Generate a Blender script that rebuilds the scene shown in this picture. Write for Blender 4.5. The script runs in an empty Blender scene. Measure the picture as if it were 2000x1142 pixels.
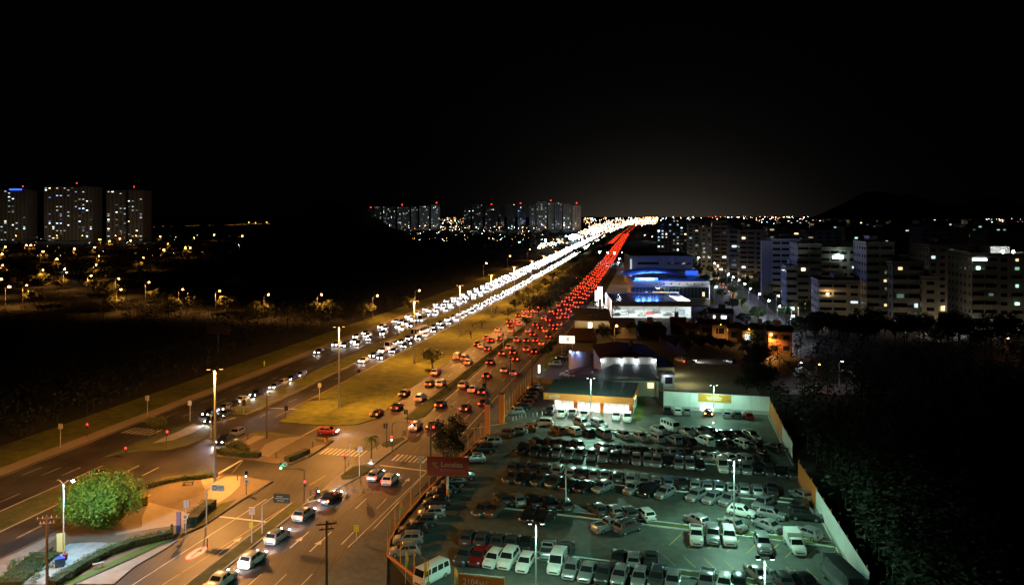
import bpy, math, random
from mathutils import Vector, Matrix
R = random.Random(7)
S = bpy.context.scene
C = S.collection
F, H0, YH = 1500.0, 42.0, 420.0        # photo pixels per unit slope, eye height in metres, horizon row

# ---------------------------------------------------------------- camera, sky, exposure
cam = bpy.data.cameras.new('camera'); co = bpy.data.objects.new('camera', cam); C.objects.link(co)
co.location = (0, 0, H0); co.rotation_euler = (math.pi/2, 0, 0)
cam.sensor_width = 36; cam.lens = 36*F/2000; cam.shift_y = -(571-YH)/2000
cam.clip_start = 1; cam.clip_end = 40000
S.camera = co
W = bpy.data.worlds.new('World'); S.world = W; W.use_nodes = True
wn, wl = W.node_tree.nodes, W.node_tree.links
wn.clear()
sky = wn.new('ShaderNodeTexSky'); sky.sky_type = 'NISHITA'; sky.sun_disc = False
sky.sun_elevation = math.radians(-7); sky.sun_rotation = math.radians(120)
bg1 = wn.new('ShaderNodeBackground'); bg1.inputs[1].default_value = 0.02
wl.new(sky.outputs[0], bg1.inputs[0])
# city glow: a low warm dome of lit air over the town, in the direction the avenue runs
tc = wn.new('ShaderNodeTexCoord'); sep = wn.new('ShaderNodeSeparateXYZ'); wl.new(tc.outputs['Generated'], sep.inputs[0])
def mth(op, a, b=None, c=None):
    n = wn.new('ShaderNodeMath'); n.operation = op
    for i, v in enumerate((a, b, c)):
        if v is None: continue
        if isinstance(v, (int, float)): n.inputs[i].default_value = v
        else: wl.new(v, n.inputs[i])
    return n.outputs[0]
zz = mth('MAXIMUM', sep.outputs[2], 0.0)
low = mth('EXPONENT', mth('MULTIPLY', zz, -26.0))
mid = mth('EXPONENT', mth('MULTIPLY', zz, -7.0))
dt = wn.new('ShaderNodeVectorMath'); dt.operation = 'DOT_PRODUCT'
dt.inputs[1].default_value = Vector((.19, 1, 0)).normalized(); wl.new(tc.outputs['Generated'], dt.inputs[0])
ang = mth('POWER', mth('MAXIMUM', dt.outputs['Value'], 0.0), 110.0)
ang2 = mth('POWER', mth('MAXIMUM', dt.outputs['Value'], 0.0), 48.0)
g1 = mth('MULTIPLY', low, mth('MULTIPLY', ang, 0.03))
g2 = mth('MULTIPLY', mid, mth('MULTIPLY', ang2, 0.0044))
nz = wn.new('ShaderNodeTexNoise'); nz.inputs['Scale'].default_value = 2.2; nz.inputs['Detail'].default_value = 5
mp = wn.new('ShaderNodeMapping'); mp.inputs['Scale'].default_value = (1, 1, 6); wl.new(tc.outputs['Generated'], mp.inputs[0]); wl.new(mp.outputs[0], nz.inputs['Vector'])
g2 = mth('MULTIPLY', g2, mth('MULTIPLY_ADD', nz.outputs[0], 1.1, 0.4))
cr1 = wn.new('ShaderNodeBackground'); cr1.inputs[0].default_value = (1, .80, .58, 1); wl.new(g1, cr1.inputs[1])
cr2 = wn.new('ShaderNodeBackground'); cr2.inputs[0].default_value = (1, .93, .86, 1); wl.new(g2, cr2.inputs[1])
base = wn.new('ShaderNodeBackground'); base.inputs[0].default_value = (.8, .9, 1, 1); base.inputs[1].default_value = 0.0003
def addsh(a, b):
    n = wn.new('ShaderNodeAddShader'); wl.new(a, n.inputs[0]); wl.new(b, n.inputs[1]); return n.outputs[0]
wo = wn.new('ShaderNodeOutputWorld')
wl.new(addsh(addsh(bg1.outputs[0], cr1.outputs[0]), addsh(cr2.outputs[0], base.outputs[0])), wo.inputs[0])
S.view_settings.view_transform = 'Standard'; S.view_settings.look = 'None'
S.view_settings.exposure = 0.0; S.view_settings.gamma = 1; S.view_settings.use_curve_mapping = False
cy = S.cycles
cy.max_bounces = 4; cy.diffuse_bounces = 2; cy.glossy_bounces = 2; cy.transmission_bounces = 3; cy.transparent_max_bounces = 6
cy.use_denoising = True; cy.caustics_reflective = False; cy.caustics_refractive = False
cy.use_light_tree = True; cy.sample_clamp_indirect = 4

# ---------------------------------------------------------------- helpers
def G(px, py, z=0.0):
    """ground point seen at photo pixel (px, py)"""
    D = F*(H0-z)/(py-YH)
    return Vector(((px-1000)*D/F, D, z))
def zof(py, D): return H0-(py-YH)*D/F
AX = -math.atan(.2)                        # heading of the avenue
_b = [(0,0),(400,0),(700,8),(1100,22),(1575,38),(3000,72),(9000,60)]
def bend(D):
    for (a, u), (b, v) in zip(_b, _b[1:]):
        if D <= b: return u+(v-u)*(D-a)/(b-a)
    return _b[-1][1]
def P(c, D, z=0.0):
    """point at cross offset c of the avenue, D metres out"""
    return Vector((c+.2*D-bend(D), D, z))

MATS = {}
def mat(name, col=(.5,.5,.5), rough=.6, metal=0.0, amt=0.0, scale=1.0, bump=0.0, emit=0.0, ecol=None, coat=0.0, stretch=None, col2=None, detail=6, spec=.5, alpha=None, sampling=None):
    if name in MATS: return MATS[name]
    m = bpy.data.materials.new(name); m.use_nodes = True; MATS[name] = m
    nt = m.node_tree; N, L = nt.nodes, nt.links; b = N['Principled BSDF']
    b.inputs['Base Color'].default_value = (*col, 1); b.inputs['Roughness'].default_value = rough; b.inputs['Metallic'].default_value = metal
    b.inputs['Coat Weight'].default_value = coat; b.inputs['Specular IOR Level'].default_value = spec
    if emit:
        b.inputs['Emission Color'].default_value = (*(ecol or col), 1); b.inputs['Emission Strength'].default_value = emit
    if amt or bump or col2:
        g = N.new('ShaderNodeNewGeometry'); mp = N.new('ShaderNodeMapping'); L.new(g.outputs['Position'], mp.inputs[0])
        if stretch: mp.inputs['Rotation'].default_value = (0, 0, -AX); mp.inputs['Scale'].default_value = stretch
        n = N.new('ShaderNodeTexNoise'); n.inputs['Scale'].default_value = scale; n.inputs['Detail'].default_value = detail; n.inputs['Roughness'].default_value = .65
        L.new(mp.outputs[0], n.inputs['Vector'])
        n2 = N.new('ShaderNodeTexNoise'); n2.inputs['Scale'].default_value = scale*.13; n2.inputs['Detail'].default_value = 3; L.new(g.outputs['Position'], n2.inputs['Vector'])
        mx = N.new('ShaderNodeMath'); mx.operation = 'MULTIPLY_ADD'; mx.inputs[1].default_value = .5; L.new(n2.outputs[0], mx.inputs[0])
        hf = N.new('ShaderNodeMath'); hf.operation = 'MULTIPLY'; hf.inputs[1].default_value = .5; L.new(n.outputs[0], hf.inputs[0]); L.new(hf.outputs[0], mx.inputs[2])
        cr = N.new('ShaderNodeValToRGB'); L.new(mx.outputs[0], cr.inputs[0])
        c2 = col2 or tuple(min(1, x*(1+amt)) for x in col); c1 = col if col2 else tuple(x*(1-amt) for x in col)
        cr.color_ramp.elements[0].position = .36; cr.color_ramp.elements[0].color = (*c1, 1)
        cr.color_ramp.elements[1].position = .64; cr.color_ramp.elements[1].color = (*c2, 1)
        L.new(cr.outputs[0], b.inputs['Base Color'])
        if bump:
            bp = N.new('ShaderNodeBump'); bp.inputs['Strength'].default_value = bump; bp.inputs['Distance'].default_value = .05
            L.new(n.outputs[0], bp.inputs['Height']); L.new(bp.outputs[0], b.inputs['Normal'])
    if sampling: m.cycles.emission_sampling = sampling
    return m

class MB:
    """collects shapes into one mesh"""
    def __init__(s): s.v = []; s.f = []; s.m = []
    def add(s, vs, fs, mi=0):
        k = len(s.v); s.v += [tuple(v) for v in vs]; s.f += [tuple(k+i for i in f) for f in fs]; s.m += [mi]*len(fs); return s
    def box(s, c, d, rz=0.0, mi=0):
        x, y, z = d[0]/2, d[1]/2, d[2]/2; cs, sn = math.cos(rz), math.sin(rz)
        vs = [(c[0]+a*x*cs-b*y*sn, c[1]+a*x*sn+b*y*cs, c[2]+e*z) for a, b, e in ((-1,-1,-1),(1,-1,-1),(1,1,-1),(-1,1,-1),(-1,-1,1),(1,-1,1),(1,1,1),(-1,1,1))]
        return s.add(vs, [(0,3,2,1),(4,5,6,7),(0,1,5,4),(1,2,6,5),(2,3,7,6),(3,0,4,7)], mi)
    def prism(s, poly, z0, z1, mi=0):
        a = sum(p[0]*q[1]-q[0]*p[1] for p, q in zip(poly, list(poly[1:])+[poly[0]]))
        if a < 0: poly = list(poly)[::-1]
        n = len(poly)
        vs = [(p[0], p[1], z0) for p in poly]+[(p[0], p[1], z1) for p in poly]
        return s.add(vs, [tuple(range(n, 2*n))]+[(i, (i+1)%n, n+(i+1)%n, n+i) for i in range(n)], mi)
    def tube(s, a, b, r0, r1=None, n=8, mi=0, cap=True):
        a, b = Vector(a), Vector(b); r1 = r0 if r1 is None else r1
        d = (b-a).normalized(); u = d.orthogonal().normalized(); w = d.cross(u)
        vs = [a+(u*math.cos(t)+w*math.sin(t))*r0 for t in [2*math.pi*i/n for i in range(n)]]+[b+(u*math.cos(t)+w*math.sin(t))*r1 for t in [2*math.pi*i/n for i in range(n)]]
        fs = [(i, (i+1)%n, n+(i+1)%n, n+i) for i in range(n)]
        if cap: fs += [tuple(range(n))[::-1], tuple(range(n, 2*n))]
        return s.add(vs, fs, mi)
    def ball(s, c, r, mi=0, sz=1.0, n=8, k=5):
        vs = [(c[0], c[1], c[2]-r*sz)]; fs = []
        for j in range(1, k):
            t = math.pi*j/k-math.pi/2
            vs += [(c[0]+r*math.cos(t)*math.cos(2*math.pi*i/n), c[1]+r*math.cos(t)*math.sin(2*math.pi*i/n), c[2]+r*sz*math.sin(t)) for i in range(n)]
        vs.append((c[0], c[1], c[2]+r*sz)); e = len(vs)-1
        for i in range(n): fs.append((0, 1+(i+1)%n, 1+i)); fs.append((e, e-n+i, e-n+(i+1)%n))
        for j in range(k-2):
            for i in range(n): a = 1+j*n; fs.append((a+i, a+(i+1)%n, a+n+(i+1)%n, a+n+i))
        return s.add(vs, fs, mi)
    def quad(s, a, b, c, d, mi=0): return s.add((a, b, c, d), [(0,1,2,3)], mi)
    def mesh(s, name, mats, smooth=None):
        me = bpy.data.meshes.new(name); me.from_pydata(s.v, [], s.f)
        for m in (mats if isinstance(mats, (list, tuple)) else [mats]): me.materials.append(m)
        if any(s.m): me.polygons.foreach_set('material_index', s.m)
        if smooth:
            me.polygons.foreach_set('use_smooth', [True]*len(s.f)); me.update(); me.set_sharp_from_angle(angle=math.radians(smooth))
        me.update(); return me
    def obj(s, name, mats, parent=None, smooth=None): return link(name, s.mesh(name, mats, smooth), parent)
def link(name, data, parent=None, loc=None, rz=None):
    o = bpy.data.objects.new(name, data); C.objects.link(o)
    if parent is not None: o.parent = parent
    if loc is not None: o.location = loc
    if rz is not None: o.rotation_euler = (0, 0, rz)
    return o
def tag(o, label, cat, group=None):
    o['label'] = label; o['category'] = cat
    if group: o['group'] = group
    return o
def thing(name, label, cat, loc=(0,0,0), rz=0.0, group=None):
    return tag(link(name, None, None, loc, rz), label, cat, group)
def struct(o, kind='structure'): o['kind'] = kind; return o
def copy_tree(o, parent=None):
    c = o.copy(); C.objects.link(c); c.parent = parent
    for ch in o.children: copy_tree(ch, c)
    return c
def pt_light(name, parent, loc, power, col, r=.25, spot=None, rot=None, blend=.6):
    l = bpy.data.lights.new(name, 'SPOT' if spot else 'POINT'); l.energy = power; l.color = col; l.shadow_soft_size = r
    if spot: l.spot_size = math.radians(spot); l.spot_blend = blend
    o = link(name, l, parent, loc)
    if rot: o.rotation_euler = rot
    return o
ORD = 'first second third fourth fifth sixth seventh eighth ninth tenth eleventh twelfth thirteenth fourteenth fifteenth sixteenth seventeenth eighteenth nineteenth twentieth'.split()
ORD += ['twenty-'+w for w in ORD[:9]]+['thirtieth']+['thirty-'+w for w in ORD[:9]]+['fortieth']+['forty-'+w for w in ORD[:9]]+['fiftieth']
ORD += ['fifty-'+w for w in ORD[:9]]+['sixtieth']+['sixty-'+w for w in ORD[:9]]+['seventieth']+['seventy-'+w for w in ORD[:9]]+['eightieth']+['eighty-'+w for w in ORD[:9]]
ORD[20:29] = ['twenty-'+w for w in 'first second third fourth fifth sixth seventh eighth ninth'.split()]

# ---------------------------------------------------------------- materials
SOD, WHT, GRN, BLU = (1, .41, .085), (.78, .88, 1), (.46, 1, .72), (.36, .74, 1)
asphalt = mat('asphalt', (.060,.055,.051), .55, amt=.6, scale=1.2, bump=.25, stretch=(3.5,.06,1))
asphalt2 = mat('crossing_asphalt', (.072,.064,.056), .6, amt=.55, scale=.8, bump=.25)
lotmat = mat('lot_paving', (.075,.085,.072), .6, amt=.5, scale=.9, bump=.3)
grass = mat('grass', (.035,.05,.012), .9, col2=(.115,.115,.03), scale=.8, bump=.8)
drygrass = mat('dry_grass', (.06,.075,.010), .9, col2=(.235,.235,.022), scale=.45, bump=.8)
lawn = mat('lawn', (.05,.12,.02), .9, col2=(.09,.2,.03), scale=1.5, bump=.8)
soil = mat('soil', (.02,.02,.012), .95, amt=.5, scale=.2)
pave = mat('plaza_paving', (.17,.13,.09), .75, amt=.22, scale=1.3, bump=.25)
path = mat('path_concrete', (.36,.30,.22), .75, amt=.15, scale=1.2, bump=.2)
conc = mat('concrete', (.30,.28,.25), .8, amt=.22, scale=1.5, bump=.3)
kerbm = mat('kerb', (.33,.31,.28), .8, amt=.25, scale=3)
paint = mat('road_paint', (.62,.60,.55), .6, amt=.25, scale=5)
ypaint = mat('yellow_paint', (.55,.36,.06), .6, amt=.25, scale=5)
leafm = mat('leaves', (.03,.07,.014), .6, col2=(.08,.15,.03), scale=1.6)
leafy = mat('leaves_olive', (.05,.065,.015), .6, col2=(.13,.135,.035), scale=1.2)
leafd = mat('leaves_dark', (.012,.02,.007), .75, col2=(.035,.045,.013), scale=.8)
leafg = mat('leaves_fresh', (.07,.14,.010), .6, col2=(.24,.36,.03), scale=1.6)
bark = mat('bark', (.09,.065,.045), .9, amt=.3, scale=6, bump=.6)
steel = mat('galvanised_steel', (.55,.55,.54), .5, metal=.1, amt=.15, scale=4)
dark = mat('dark_metal', (.03,.03,.032), .5)
wood = mat('pole_wood', (.10,.08,.06), .9, amt=.3, scale=8)
orange = mat('orange_paint', (.62,.22,.03), .55, amt=.12, scale=2)
white = mat('white_paint', (.72,.72,.70), .5, amt=.14, scale=.7)
redsign = mat('red_sign', (.24,.04,.03), .6, amt=.12, scale=1)
glass = mat('window_glass', (.02,.024,.028), .08, spec=.8)
glassd = mat('car_glass', (.012,.014,.016), .06, spec=.9)
tyre = mat('tyre', (.02,.02,.02), .85)
rim = mat('wheel_rim', (.45,.45,.46), .3, metal=.8)
lens_w = mat('headlight_glass', (.6,.62,.65), .1, spec=.9)
lens_r = mat('tail_light_glass', (.30,.02,.015), .15, spec=.9)
plate = mat('number_plate', (.5,.5,.5), .5)
em_head = mat('headlight_lit', (1,1,1), emit=60, ecol=(.86,.93,1))
em_headf = mat('headlight_lit_far', (1,1,1), emit=80, ecol=(1,.92,.80))
em_tail = mat('tail_light_lit', (1,.1,.05), emit=14, ecol=(1,.022,.010))
em_tail_far = mat('tail_light_lit_far', (1,.1,.05), emit=13, ecol=(1,.045,.016))
em_tail_o = mat('brake_light_lit', (1,.2,.05), emit=11, ecol=(1,.07,.010))
em_lamp_s = mat('sodium_lamp_glass', (1,.7,.4), emit=55, ecol=(1,.36,.055))
em_lamp_w = mat('white_lamp_glass', (1,1,1), emit=150, ecol=(.85,.93,1))
em_lamp_g = mat('floodlight_glass', (1,1,1), emit=14, ecol=(.7,1,.86))
em_red = mat('red_light', (1,.1,.1), emit=10, ecol=(1,.015,.015))
em_green = mat('green_light', (.1,1,.3), emit=20, ecol=(.1,1,.45))
em_amber = mat('amber_light', (1,.5,.1), emit=30, ecol=(1,.35,.05))
em_cyan = mat('cyan_light', (.3,.8,1), emit=14, ecol=(.25,.75,1))
win_c = mat('lit_window_cool', (.8,.9,1), emit=1.1, ecol=(.72,.92,1))
win_w = mat('lit_window_warm', (1,.8,.5), emit=1.3, ecol=(1,.78,.42))
win_g = mat('lit_window_green', (.7,1,.8), emit=.8, ecol=(.55,1,.8))
win_b = mat('lit_window_blue', (.3,.5,1), emit=1.2, ecol=(.25,.45,1))

# ================================================================= ground, roads, islands
DS = [20,45,60,75,90,105,120,135,150,165,180,200,225,250,280,320,360,400,450,500,560,620,700,800,950,1100,1300,1600,2000,2500,3200,4200,5500,7000,9000]
def strip(name, c0, c1, d0, d1, m, z0, z1=None, parent=None):
    """a ribbon that follows the avenue between two cross offsets"""
    ds = [d0]+[d for d in DS if d0 < d < d1]+[d1]; mb = MB()
    f0 = c0 if callable(c0) else (lambda d: c0); f1 = c1 if callable(c1) else (lambda d: c1)
    zt = z0 if z1 is None else z1
    vs = []
    for d in ds: vs += [P(f0(d), d, zt), P(f1(d), d, zt)]
    mb.add(vs, [(2*i, 2*i+1, 2*i+3, 2*i+2) for i in range(len(ds)-1)])
    if z1 is not None:
        k = len(mb.v); mb.add([(v[0], v[1], z0) for v in vs], [])
        n = len(ds)
        for i in range(n-1):
            mb.f += [(2*i, 2*i+2, k+2*i+2, k+2*i), (2*i+3, 2*i+1, k+2*i+1, k+2*i+3)]; mb.m += [0, 0]
        mb.f += [(0, k, k+1, 1), (2*n-2, 2*n-1, k+2*n-1, k+2*n-2)]; mb.m += [0, 0]
    return mb.obj(name, m, parent)
def poly(name, pts, m, z1, z0=None, parent=None):
    g = [G(*p) for p in pts]; mb = MB()
    if z0 is None: mb.add([(p.x, p.y, z1) for p in g], [tuple(range(len(g)))])
    else: mb.prism([(p.x, p.y) for p in g], z0, z1)
    return mb.obj(name, m, parent)

gm = MB(); gm.quad((-14000, -60, -.05), (14000, -60, -.05), (14000, 16000, -.05), (-14000, 16000, -.05)); struct(gm.obj('ground', soil))
road = struct(strip('road', -110, -37.5, 20, 9000, asphalt, 0))
struct(strip('side_verge', -121, -110, 20, 700, drygrass, -.02))
struct(strip('dirt_path', -110.6, -107.2, 40, 420, path, .006))
# raised medians
def kerbed(name, c0, c1, d0, d1, m, tip=2.5):
    w = (c1-c0)/2 if not callable(c0) else 3
    a = strip(name, c0, c1, d0, d1, m, .0, .13); struct(a)
    for s, cc in ((0, c0), (1, c1)):
        g = cc if callable(cc) else (lambda d, cc=cc: cc)
        k = strip('kerb', (lambda d: g(d)-(.26 if s else 0)), (lambda d: g(d)+(0 if s else .26)), d0, d1, kerbm, .13, .15, a)
    return a
kerbed('grass_median', -94.3, -88, 60, 128.5, grass)
kerbed('grass_median', -94.3, -88, 161, 520, drygrass)
kerbed('wide_grass_median', (lambda d: -81 if d < 500 else -81-(d-500)*.02), (lambda d: -62 if d < 600 else -64), 176, 900, drygrass)
kerbed('planted_median', -54.2, -50.6, 170, 1700, grass)
kerbed('planted_median', -54.6, -52.2, 40, 112, grass)
poly('wide_grass_tip', [(545,824),(600,829),(655,831),(700,829),(735,817),(758,797),(790,773),(740,770),(660,778),(600,785),(572,805)], drygrass, .134, 0)['kind'] = 'structure'
poly('planted_median_tip', [(790,817),(800,808),(824,788),(850,788),(843,800),(830,813),(808,820)], grass, .128, 0)['kind'] = 'structure'
# left island between the white carriageways
isl = struct(poly('left_island', [(202,893),(252,872),(300,852),(345,833),(385,824),(428,838),(405,852),(370,868),(325,878),(270,880),(225,887)], grass, .13, 0))
poly('paved_path', [(297,867),(322,854),(352,842),(378,828),(398,834),(376,846),(338,860)], conc, .15, .131, isl)
# middle island
isl = struct(poly('middle_island', [(409,889),(427,880),(452,868),(494,845),(530,847),(575,850),(614,855),(649,858),(647,866),(624,880),(602,893),(571,905),(540,905),(510,901),(470,895)], pave, .13, 0))
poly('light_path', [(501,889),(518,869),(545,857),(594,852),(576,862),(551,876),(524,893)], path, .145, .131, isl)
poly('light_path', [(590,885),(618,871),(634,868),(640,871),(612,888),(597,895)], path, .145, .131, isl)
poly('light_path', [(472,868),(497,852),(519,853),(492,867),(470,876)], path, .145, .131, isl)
poly('grass_patch', [(494,847),(500,843),(540,846),(574,851),(560,853),(520,852)], drygrass, .15, .131, isl)
poly('grass_patch', [(613,857),(645,860),(642,865),(620,864)], grass, .15, .131, isl)
poly('grass_patch', [(409,889),(440,872),(462,876),(478,882),(508,893),(500,896),(450,892)], grass, .15, .131, isl)
# south tip between the red carriageways
isl = struct(poly('crossing_island', [(600,975),(628,958),(655,933),(671,921),(690,903),(712,888),(735,874),(752,861),(790,852),(797,858),(768,880),(745,897),(722,914),(705,930),(690,938),(662,952),(622,976),(598,982)], conc, .13, 0))
poly('grass_patch', [(665,930),(690,912),(716,908),(733,910),(712,926),(690,936),(668,938)], grass, .15, .131, isl)
poly('grass_patch', [(744,868),(752,862),(786,854),(792,858),(768,873),(748,874)], grass, .15, .131, isl)
poly('grass_patch', [(602,975),(626,961),(640,957),(632,968),(604,980)], grass, .15, .131, isl)
# plaza
plz = struct(poly('plaza', [(-60,1119),(25,1079),(64,1060),(108,1039),(143,1020),(200,996),(250,968),(284,952),(297,941),(330,931),(385,926),(425,925),(462,929),(532,941),(505,960),(469,979),(435,1001),(400,1025),(350,1050),(300,1075),(230,1104),(145,1142),(60,1190),(-60,1190)], pave, .13, 0))
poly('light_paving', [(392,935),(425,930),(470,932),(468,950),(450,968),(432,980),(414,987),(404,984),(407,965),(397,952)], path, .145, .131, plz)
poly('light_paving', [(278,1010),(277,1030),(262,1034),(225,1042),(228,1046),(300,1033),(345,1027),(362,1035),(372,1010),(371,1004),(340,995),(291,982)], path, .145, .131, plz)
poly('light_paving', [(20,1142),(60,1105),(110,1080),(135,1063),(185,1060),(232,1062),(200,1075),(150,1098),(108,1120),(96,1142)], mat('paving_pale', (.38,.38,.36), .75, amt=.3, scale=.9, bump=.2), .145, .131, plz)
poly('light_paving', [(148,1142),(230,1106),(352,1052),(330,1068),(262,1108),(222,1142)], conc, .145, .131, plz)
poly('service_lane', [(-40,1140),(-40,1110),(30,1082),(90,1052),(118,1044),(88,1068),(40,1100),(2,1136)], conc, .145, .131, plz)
poly('grass_edge', [(120,1142),(196,1110),(240,1088),(292,1064),(340,1050),(351,1047),(345,1052),(290,1078),(220,1109),(146,1142)], lawn, .15, .131, plz)
poly('grass_edge', [(368,1031),(385,1014),(415,996),(430,985),(462,976),(435,1000),(405,1020),(378,1033)], grass, .15, .131, plz)
poly('grass_edge', [(300,951),(306,941),(345,935),(392,929),(420,930),(380,938),(330,946)], drygrass, .15, .131, plz)
poly('planting_bed', [(3,1142),(50,1106),(96,1074),(106,1068),(100,1084),(98,1100),(40,1130),(16,1148)], soil, .15, .131, plz)
# dark kerb stones along the plaza
for pts in ([(145,1142),(400,1025),(469,979),(532,941)], [(602,893),(624,880),(651,861)]):
    k = MB()
    for a, b in zip(pts, pts[1:]):
        a, b = G(*a), G(*b); d = (b-a).normalized(); n = Vector((-d.y, d.x, 0))
        L_ = (b-a).length; q = int(L_/1.0)
        for i in range(q):
            u = a+d*(i+.5)*L_/q; k.box((u.x, u.y, .09), (L_/q-.03, .28, .2), math.atan2(d.y, d.x))
    o = k.obj('kerb', dark if pts[0][0] == 1 else mat('kerb_dark', (.07,.065,.06), .85)); struct(o); o.name = 'kerb_stones'; o['kind'] = 'stuff'
# right pavement, forecourt and the strip behind it
struct(poly('pavement', [(690,1200),(735,1142),(695,1066)] and [(560,1190),(650,1110),(697,1060),(870,926),(958,800),(1040,715),(1110,645),(1165,575),(1190,575),(1150,640),(1098,690),(1035,748),(988,822),(940,858),(872,925),(802,1000),(757,1080),(755,1142),(790,1190)], mat('worn_pavement', (.12,.115,.105), .8, amt=.35, scale=1.2, bump=.3), .13, 0))

# ---- painted markings, children of the road
marks = road
def dash(c, d0, d1, w=.14, m=paint, z=.006, name='lane_marking'):
    a, b = P(c, d0, z), P(c, d1, z); mb = MB(); mb.quad(a+Vector((-w/2,0,0)), a+Vector((w/2,0,0)), b+Vector((w/2,0,0)), b+Vector((-w/2,0,0))); return mb.obj(name, m, marks)
for c in (-47.4, -44.4, -41.4):
    d = 62
    while d < 300:
        if not (112 < d < 136): dash(c, d, d+4)
        d += 12
for c in (-59.3, -56.6):
    d = 128
    while d < 260:
        if not (118 < d < 172): dash(c, d, d+3.5)
        d += 12
for c in (-84.5, -104, -100.8, -97.5):
    d = 64
    while d < 260:
        if not (128 < d < 160): dash(c, d, d+4)
        d += 12
for c, a, b, m in ((-39.1, 62, 340, paint), (-50.1, 165, 500, paint), (-81.3, 160, 500, ypaint), (-62.4, 178, 400, paint), (-87.6, 165, 400, paint), (-106.6, 60, 420, paint)):
    o = strip('edge_line', c-.08, c+.08, a, b, m, .006, None, marks)
def line_px(a, b, w, m=paint, name='stop_line', z=.006, parent=None):
    a, b = G(*a), G(*b); d = (b-a).normalized(); n = Vector((-d.y, d.x, 0))*w/2; Z = Vector((0, 0, z)); mb = MB()
    mb.quad(a-n+Z, b-n+Z, b+n+Z, a+n+Z); return mb.obj(name, m, parent or marks)
line_px((428,1008), (533,1020), .42); line_px((742,908), (833,919), .42); line_px((590,851), (628,831), .42, ypaint)
line_px((523,796), (586,799), .40); line_px((425,925), (472,898), .42); line_px((422,825), (460,815), .35); line_px((277,822), (300,825), .35)
line_px((452,925), (474,899), .12, ypaint, 'centre_line') ; line_px((604,947), (636,928), .14, ypaint, 'centre_line'); 
line_px((258,1142), (520,974), .12, paint, 'edge_line'); line_px((316,1142), (560,988), .12, ypaint, 'edge_line'); line_px((423,1083), (438,1072), .12, paint, 'edge_line'); line_px((833,921), (680,1068), .12, paint, 'edge_line')
# zebra crossings: every stripe its own piece
def zebra(label_a, b, n, wdir, w=.42, ln=3.6):
    a, b = G(*label_a), G(*b); dirn = (b-a); z = struct(link('zebra_crossing', None, None, a))
    me = None
    for i in range(n):
        p = dirn*i/(n-1); mb = MB(); u = Vector((wdir, 1, 0)).normalized()*ln; v = Vector((w, 0, 0))
        if me is None: mb.quad((0,0,.008), v+Vector((0,0,.008)), v+u+Vector((0,0,.008)), u+Vector((0,0,.008))); me = mb.mesh('zebra_stripe', paint)
        o = link('zebra_stripe', me, z, p)
    return z
zebra((623,886), (716,893), 12, .2); zebra((763,899), (822,904), 8, .2); zebra((432,866), (470,872), 6, .2, .5); zebra((236,845), (287,850), 7, .2, .5, 4)
# lane arrows
def arrow(px, py, m=paint):
    p = G(px, py); mb = MB(); z = .008
    mb.add([(-.09,-1.6,z),(.09,-1.6,z),(.09,.6,z),(-.09,.6,z)], [(0,1,2,3)]); mb.add([(-.45,.6,z),(.45,.6,z),(0,2.0,z)], [(0,1,2)])
    o = mb.obj('lane_arrow', m, marks); o.location = p; o.rotation_euler = (0, 0, AX); return o
for p in ((578,1059),(616,1066),(456,1060),(727,930),(760,940),(792,941),(460,938),(476,970)): arrow(*p)
o = MB(); pc = G(384,1079)
ring = [(math.cos(t)*1.05, math.sin(t)*2.3) for t in [2*math.pi*i/20 for i in range(20)]]
o.add([(x, y, .008) for x, y in ring], [tuple(range(20))], 0); o.add([(x*.78, y*.84, .012) for x, y in ring], [tuple(range(20))], 1)
o.add([(-.08,-1.2,.016),(.08,-1.2,.016),(.08,.5,.016),(-.08,.5,.016)], [(0,1,2,3)], 2); o.add([(-.35,.4,.016),(.35,.4,.016),(0,1.3,.016)], [(0,1,2)], 2)
o = o.obj('painted_oval', [mat('red_road_paint', (.42,.09,.04), .7, amt=.2, scale=4), paint, dark], marks); o.location = pc; o.rotation_euler = (0, 0, AX)
# dirt patch and manholes
for i, (x, y) in enumerate(((620,1007),(780,1105),(560,880),(700,1000),(880,855),(350,1118))):
    p = G(x, y); mb = MB(); mb.add([(math.cos(t)*.35, math.sin(t)*.35, .006) for t in [2*math.pi*k/12 for k in range(12)]], [tuple(range(12))]); q = mb.obj('manhole_cover', dark, marks); q.location = p

# ---- used-car lot
lot = struct(poly('car_lot_paving', [(845,1190),(757,1086),(784,1015),(843,952),(914,884),(953,848),(1000,800),(1036,748),(1100,738),(1250,757),(1296,799),(1504,811),(1545,893),(1600,998),(1690,1160),(1720,1200)], lotmat, .134, 0))
def planter(a, b, w=1.4):
    A, B = G(*a), G(*b); d = (B-A).normalized(); n = Vector((-d.y, d.x, 0)); mb = MB(); k = MB()
    q = [A-n*w/2, B-n*w/2, B+n*w/2, A+n*w/2]; mb.prism([(p.x, p.y) for p in q], .1345, .20)
    o = struct(mb.obj('planter_strip', grass))
    for s in (-1, 1):
        L_ = (B-A).length; nn = max(1, int(L_/6)); me = MB().box((0,0,0), (L_/nn-.05, .16, .16)).mesh('kerb_block', mat('kerb_white', (.62,.62,.60), .7, amt=.2, scale=2))
        for i in range(nn):
            u = A+d*(i+.5)*L_/nn+n*s*(w/2+.081); kb = link('kerb_block', me, o, (u.x, u.y, .215), math.atan2(d.y, d.x))
planter((1070,833), (1485,865)); planter((1143,883), (1545,919)); planter((1010,925), (1572,983)); planter((984,990), (1628,1066)); planter((1008,1081), (1500,1143))
line_px((1500,813), (1536,886), .2, paint, 'kerb_line', .15, lot); line_px((1536,886), (1628,1063), .2, paint, 'kerb_line', .15, lot); line_px((1632,1070), (1700,1200), .2, paint, 'kerb_line', .15, lot)
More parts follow.
